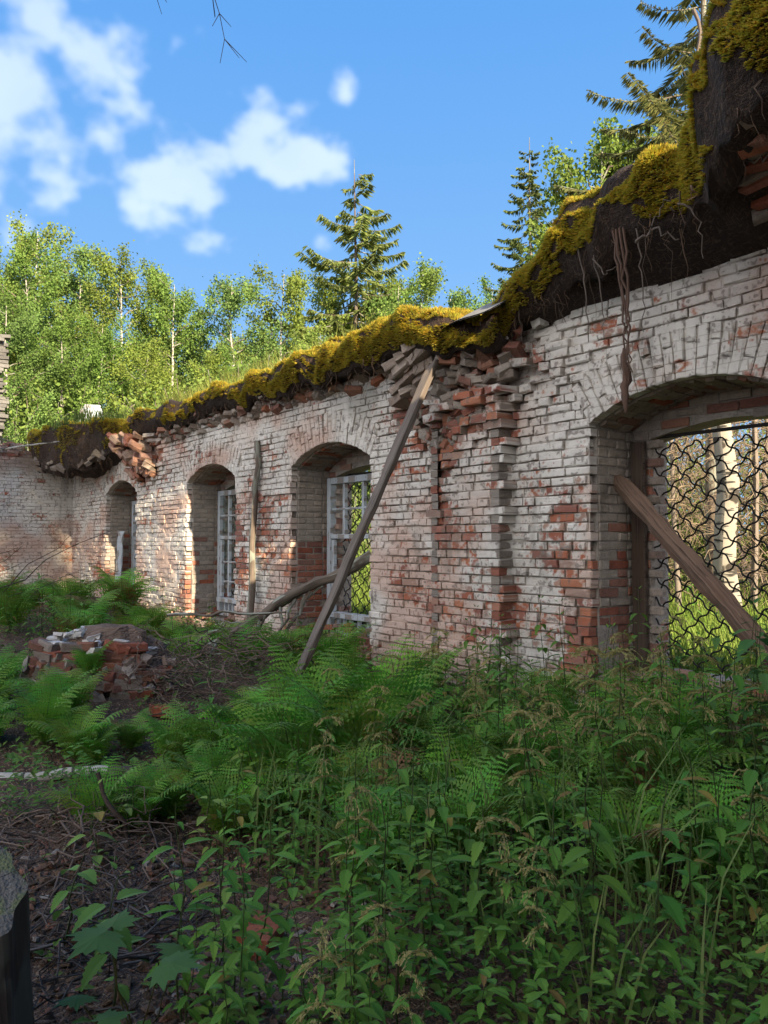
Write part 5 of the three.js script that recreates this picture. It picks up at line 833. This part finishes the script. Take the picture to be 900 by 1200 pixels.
{
  const R = rng(2300), first = new Set();
  const plant = (kinds, i, name, label, cat, group, x, z, s) => { const o = kinds[i % kinds.length].clone(); o.position.set(x, gh(x, z), z); o.rotation.y = R() * 6.28; o.scale.setScalar(s); tag(o, name, label, cat, group); return o; };
  // columns: bearing, distance, top height above the ground
  const A = 'slender sunlit birch in the stand beyond the end wall', B = 'birch in the back row of the stand beyond the end wall';
  [[-15, 27, 12.6], [18, 25, 11.5], [42, 28, 13.3], [88, 27, 12.2], [112, 24, 8.6], [150, 26, 11.3], [180, 28, 11.9], [208, 26, 10.6], [236, 29, 9.6], [270, 26, 10.8], [302, 29, 9.4], [336, 27, 11.4], [364, 25, 8.6], [62, 23, 8.6], [170, 23, 7.6], [4, 22, 8.6], [286, 23, 7.2], [245, 23, 7.4]].forEach(([p, d, h], i) => { const [x, z] = heading(p, d); plant(birches, i, 'birch_tree', A, 'tree', 'birches beyond the end wall', x, z, (h - gh(x, z)) / 12.5); });
  for (let i = 0; i < 26; i++) { const [x, z] = heading(-40 + i * 17 + R() * 10, 33 + R() * 9); plant(birches, i + 2, 'far_birch', B, 'tree', 'far birches beyond the end wall', x, z, (8 + R() * 3.2) / 12.5); }
  const bushes = [0, 1, 2].map((k) => bushPlant(2500 + k * 9, 2.6, 1.1, 5200, BIRCH, 0.05));
  for (let i = 0; i < 16; i++) { const [x, z] = heading(-20 + i * 30 + R() * 14, 20 + R() * 4); plant(bushes, i, 'leafy_bush', 'leafy green bush at the foot of the birch stand', 'bush', 'bushes below the birches', x, z, 1.5 + R() * 0.9); }
  for (const [x, z, s] of [[-10.5, -3.2, 0.7], [-12.8, -3.6, 0.8], [-14.2, -5.0, 1.0], [-17, -3.0, 0.9], [-19, -4.5, 1.1], [-9.5, -6.5, 1.0], [-11.5, -7.5, 1.2], [-16, -8, 1.3], [-21, -2.0, 1.0], [-8.2, -9.5, 1.2], [-6.0, -12, 1.3], [-7.4, -12.5, 1.6], [-9.2, -14, 1.8], [-6.6, -10, 0.9], [-8.4, -16, 2.0], [-5.2, -9.2, 0.8], [-7.0, -15.5, 2.0], [-10.5, -12, 1.6]]) plant(bushes, Math.floor(R() * 3), 'window_bush', 'sunlit green bush outside the window wall', 'bush', 'bushes outside the window wall', x, z, s);
  // right of the stand
  const sparse = spruceTree(2601, 15, 5.6, 40, 85, [[0.14, 0.20, 0.05], [0.27, 0.30, 0.09]], 0.45, 0.12, 1.1, 1), slim = spruceTree(2602, 16, 3.6, 42, 80, [[0.08, 0.125, 0.035], [0.18, 0.21, 0.06]], 0.14), big = spruceTree(2603, 13.5, 4.2, 34, 150, [[0.12, 0.15, 0.05], [0.27, 0.26, 0.09]], 0.3, 0.36, 0.5);
  { const [x, z] = heading(418, 29); plant([sparse], 0, 'spruce_tree', 'sparse ragged spruce rising above the birches', 'tree', null, x, z, 15.1 / 15); }
  { const [x, z] = heading(622, 29); plant([slim], 0, 'spruce_tree', 'slim pointed spruce behind the cut post on the wall', 'tree', null, x, z, 16.4 / 16); }
  { const [x, z] = heading(660, 31); plant([slim], 0, 'spruce_tree', 'small dark spruce beside the slim pointed spruce', 'tree', null, x, z, 0.78); }
  { const [x, z] = heading(838, 12.5); plant([big], 0, 'spruce_tree', 'large spruce with spreading branches towering over the mossy overhang', 'tree', null, x, z, 1.0); }
  const rb = birchTree(2700, 12.5, 1.9, 40, [[0.12, 0.19, 0.03], [0.19, 0.25, 0.05]], 0.11, 0.35);
  { const [x, z] = heading(708, 21); plant([rb], 0, 'birch_tree', 'round yellow-green birch between the spruces above the mossy overhang', 'tree', null, x, z, 13.0 / 12.5); }
  [[500, 24, 10.0, 'bushy birch right of the ragged spruce'], [462, 27, 10.4, 'thin birch close beside the ragged spruce'], [440, 31, 11.5, 'birch half hidden behind the ragged spruce'], [528, 22, 8.6, 'low birch just above the sunlit moss'], [575, 34, 12.0, 'distant pale birch left of the slim pointed spruce'], [390, 30, 11.2, 'birch at the right end of the stand']].forEach(([p, d, h, l], i) => { const [x, z] = heading(p, d); plant(birches, i, 'birch_tree', l, 'tree', null, x, z, h / 12.5); });
  // seen through the large grated window
  const dry = [0, 1, 2].map((k) => deadSpruce(2800 + k, 5.5));
  [[770, 15], [795, 12.5], [815, 16], [835, 14], [880, 12.5], [905, 14.5], [930, 13], [745, 17], [860, 18], [800, 19]].forEach(([p, d], i) => { const [x, z] = heading(p, d); plant(dry, i, 'dry_spruce', 'dry spruce trunk with dead lower twigs outside the large grated window', 'tree', 'dry spruces outside the large window', x, z, 0.95 + R() * 0.3); });
  const bt = new THREE.Group(); { const [x, z] = heading(857, 10.5); bt.position.set(x, gh(x, z), z); tag(bt, 'birch_tree', 'thick pale birch trunk outside the large grated window', 'tree'); mesh('trunk', tubeGeo(wiggle(V(0, -0.3, 0), V(-0.2, 6.6, 0.1), 12, 0.08, 2901), 0.16, 0.09, 12, 0.04, 2902), std({ map: rep(T.birch, 1.2, 0.6), color: new THREE.Color().setRGB(0.72, 0.7, 0.66), bumpMap: rep(T.birch, 1.2, 0.6), bumpScale: 0.006 }), bt); }
  // unseen birches added on the sunward side to shade the nave and end wall
  for (const [x, z, s] of [[8.2, 5.0, 1.42], [10.4, 5.4, 1.5], [7.6, 7.6, 1.2], [12.4, 6.4, 1.5], [10.6, 8.2, 1.3]]) plant(birches, Math.floor(R() * 6), 'shade_birch', 'tall birch added out of view to shade the nave', 'tree', 'birches added to shade the nave', x, z, s);
  // a tree at the left whose hanging twigs reach into the sky above the nave
  const hung = new THREE.Group(); hung.position.set(-7.2, gh(-7.2, 7.4), 7.4); tag(hung, 'hanging_birch', 'bare drooping twigs of an overhanging tree against the blue sky', 'tree');
  const lp = wiggle(V(0, 5.9, 0), V(2.9, 6.6, -6.0), 16, 0.1, 3001); mesh('trunk', mergeGeometries([tubeGeo(wiggle(V(0, -0.3, 0), V(-0.3, 9, 0.2), 12, 0.15, 3002), 0.15, 0.07, 9, 0.05, 3003), tubeGeo(lp, 0.05, 0.012, 6, 0.05, 3004)]), M.birch, hung);
  const twig = []; const drop = (p, L, s) => { const q = rng(s), pts = wiggle(p, p.clone().add(V((q() - 0.5) * 0.25, -L, (q() - 0.5) * 0.25)), 8, 0.06, s); twig.push(tubeGeo(pts, 0.007, 0.0025, 4, 0, 1, [0.07, 0.05, 0.045])); for (let k = 2; k < 8; k++) for (let e = 0; e < 2; e++) twig.push(tubeGeo([pts[k], pts[k].clone().add(V((q() - 0.5) * 0.24, -0.08 - q() * 0.14, (q() - 0.5) * 0.24))], 0.0035, 0.002, 3, 0, 1, [0.07, 0.05, 0.045], false)); };
  for (const [k, L] of [[10, 0.75], [11, 0.95], [12, 1.35], [13, 0.8], [14, 0.55], [16, 0.7]]) drop(lp[k].clone(), L, 3100 + k);
  mesh('hanging_twigs', mergeGeometries(twig), M.twig, hung);
}
renderer.render(scene, camera);
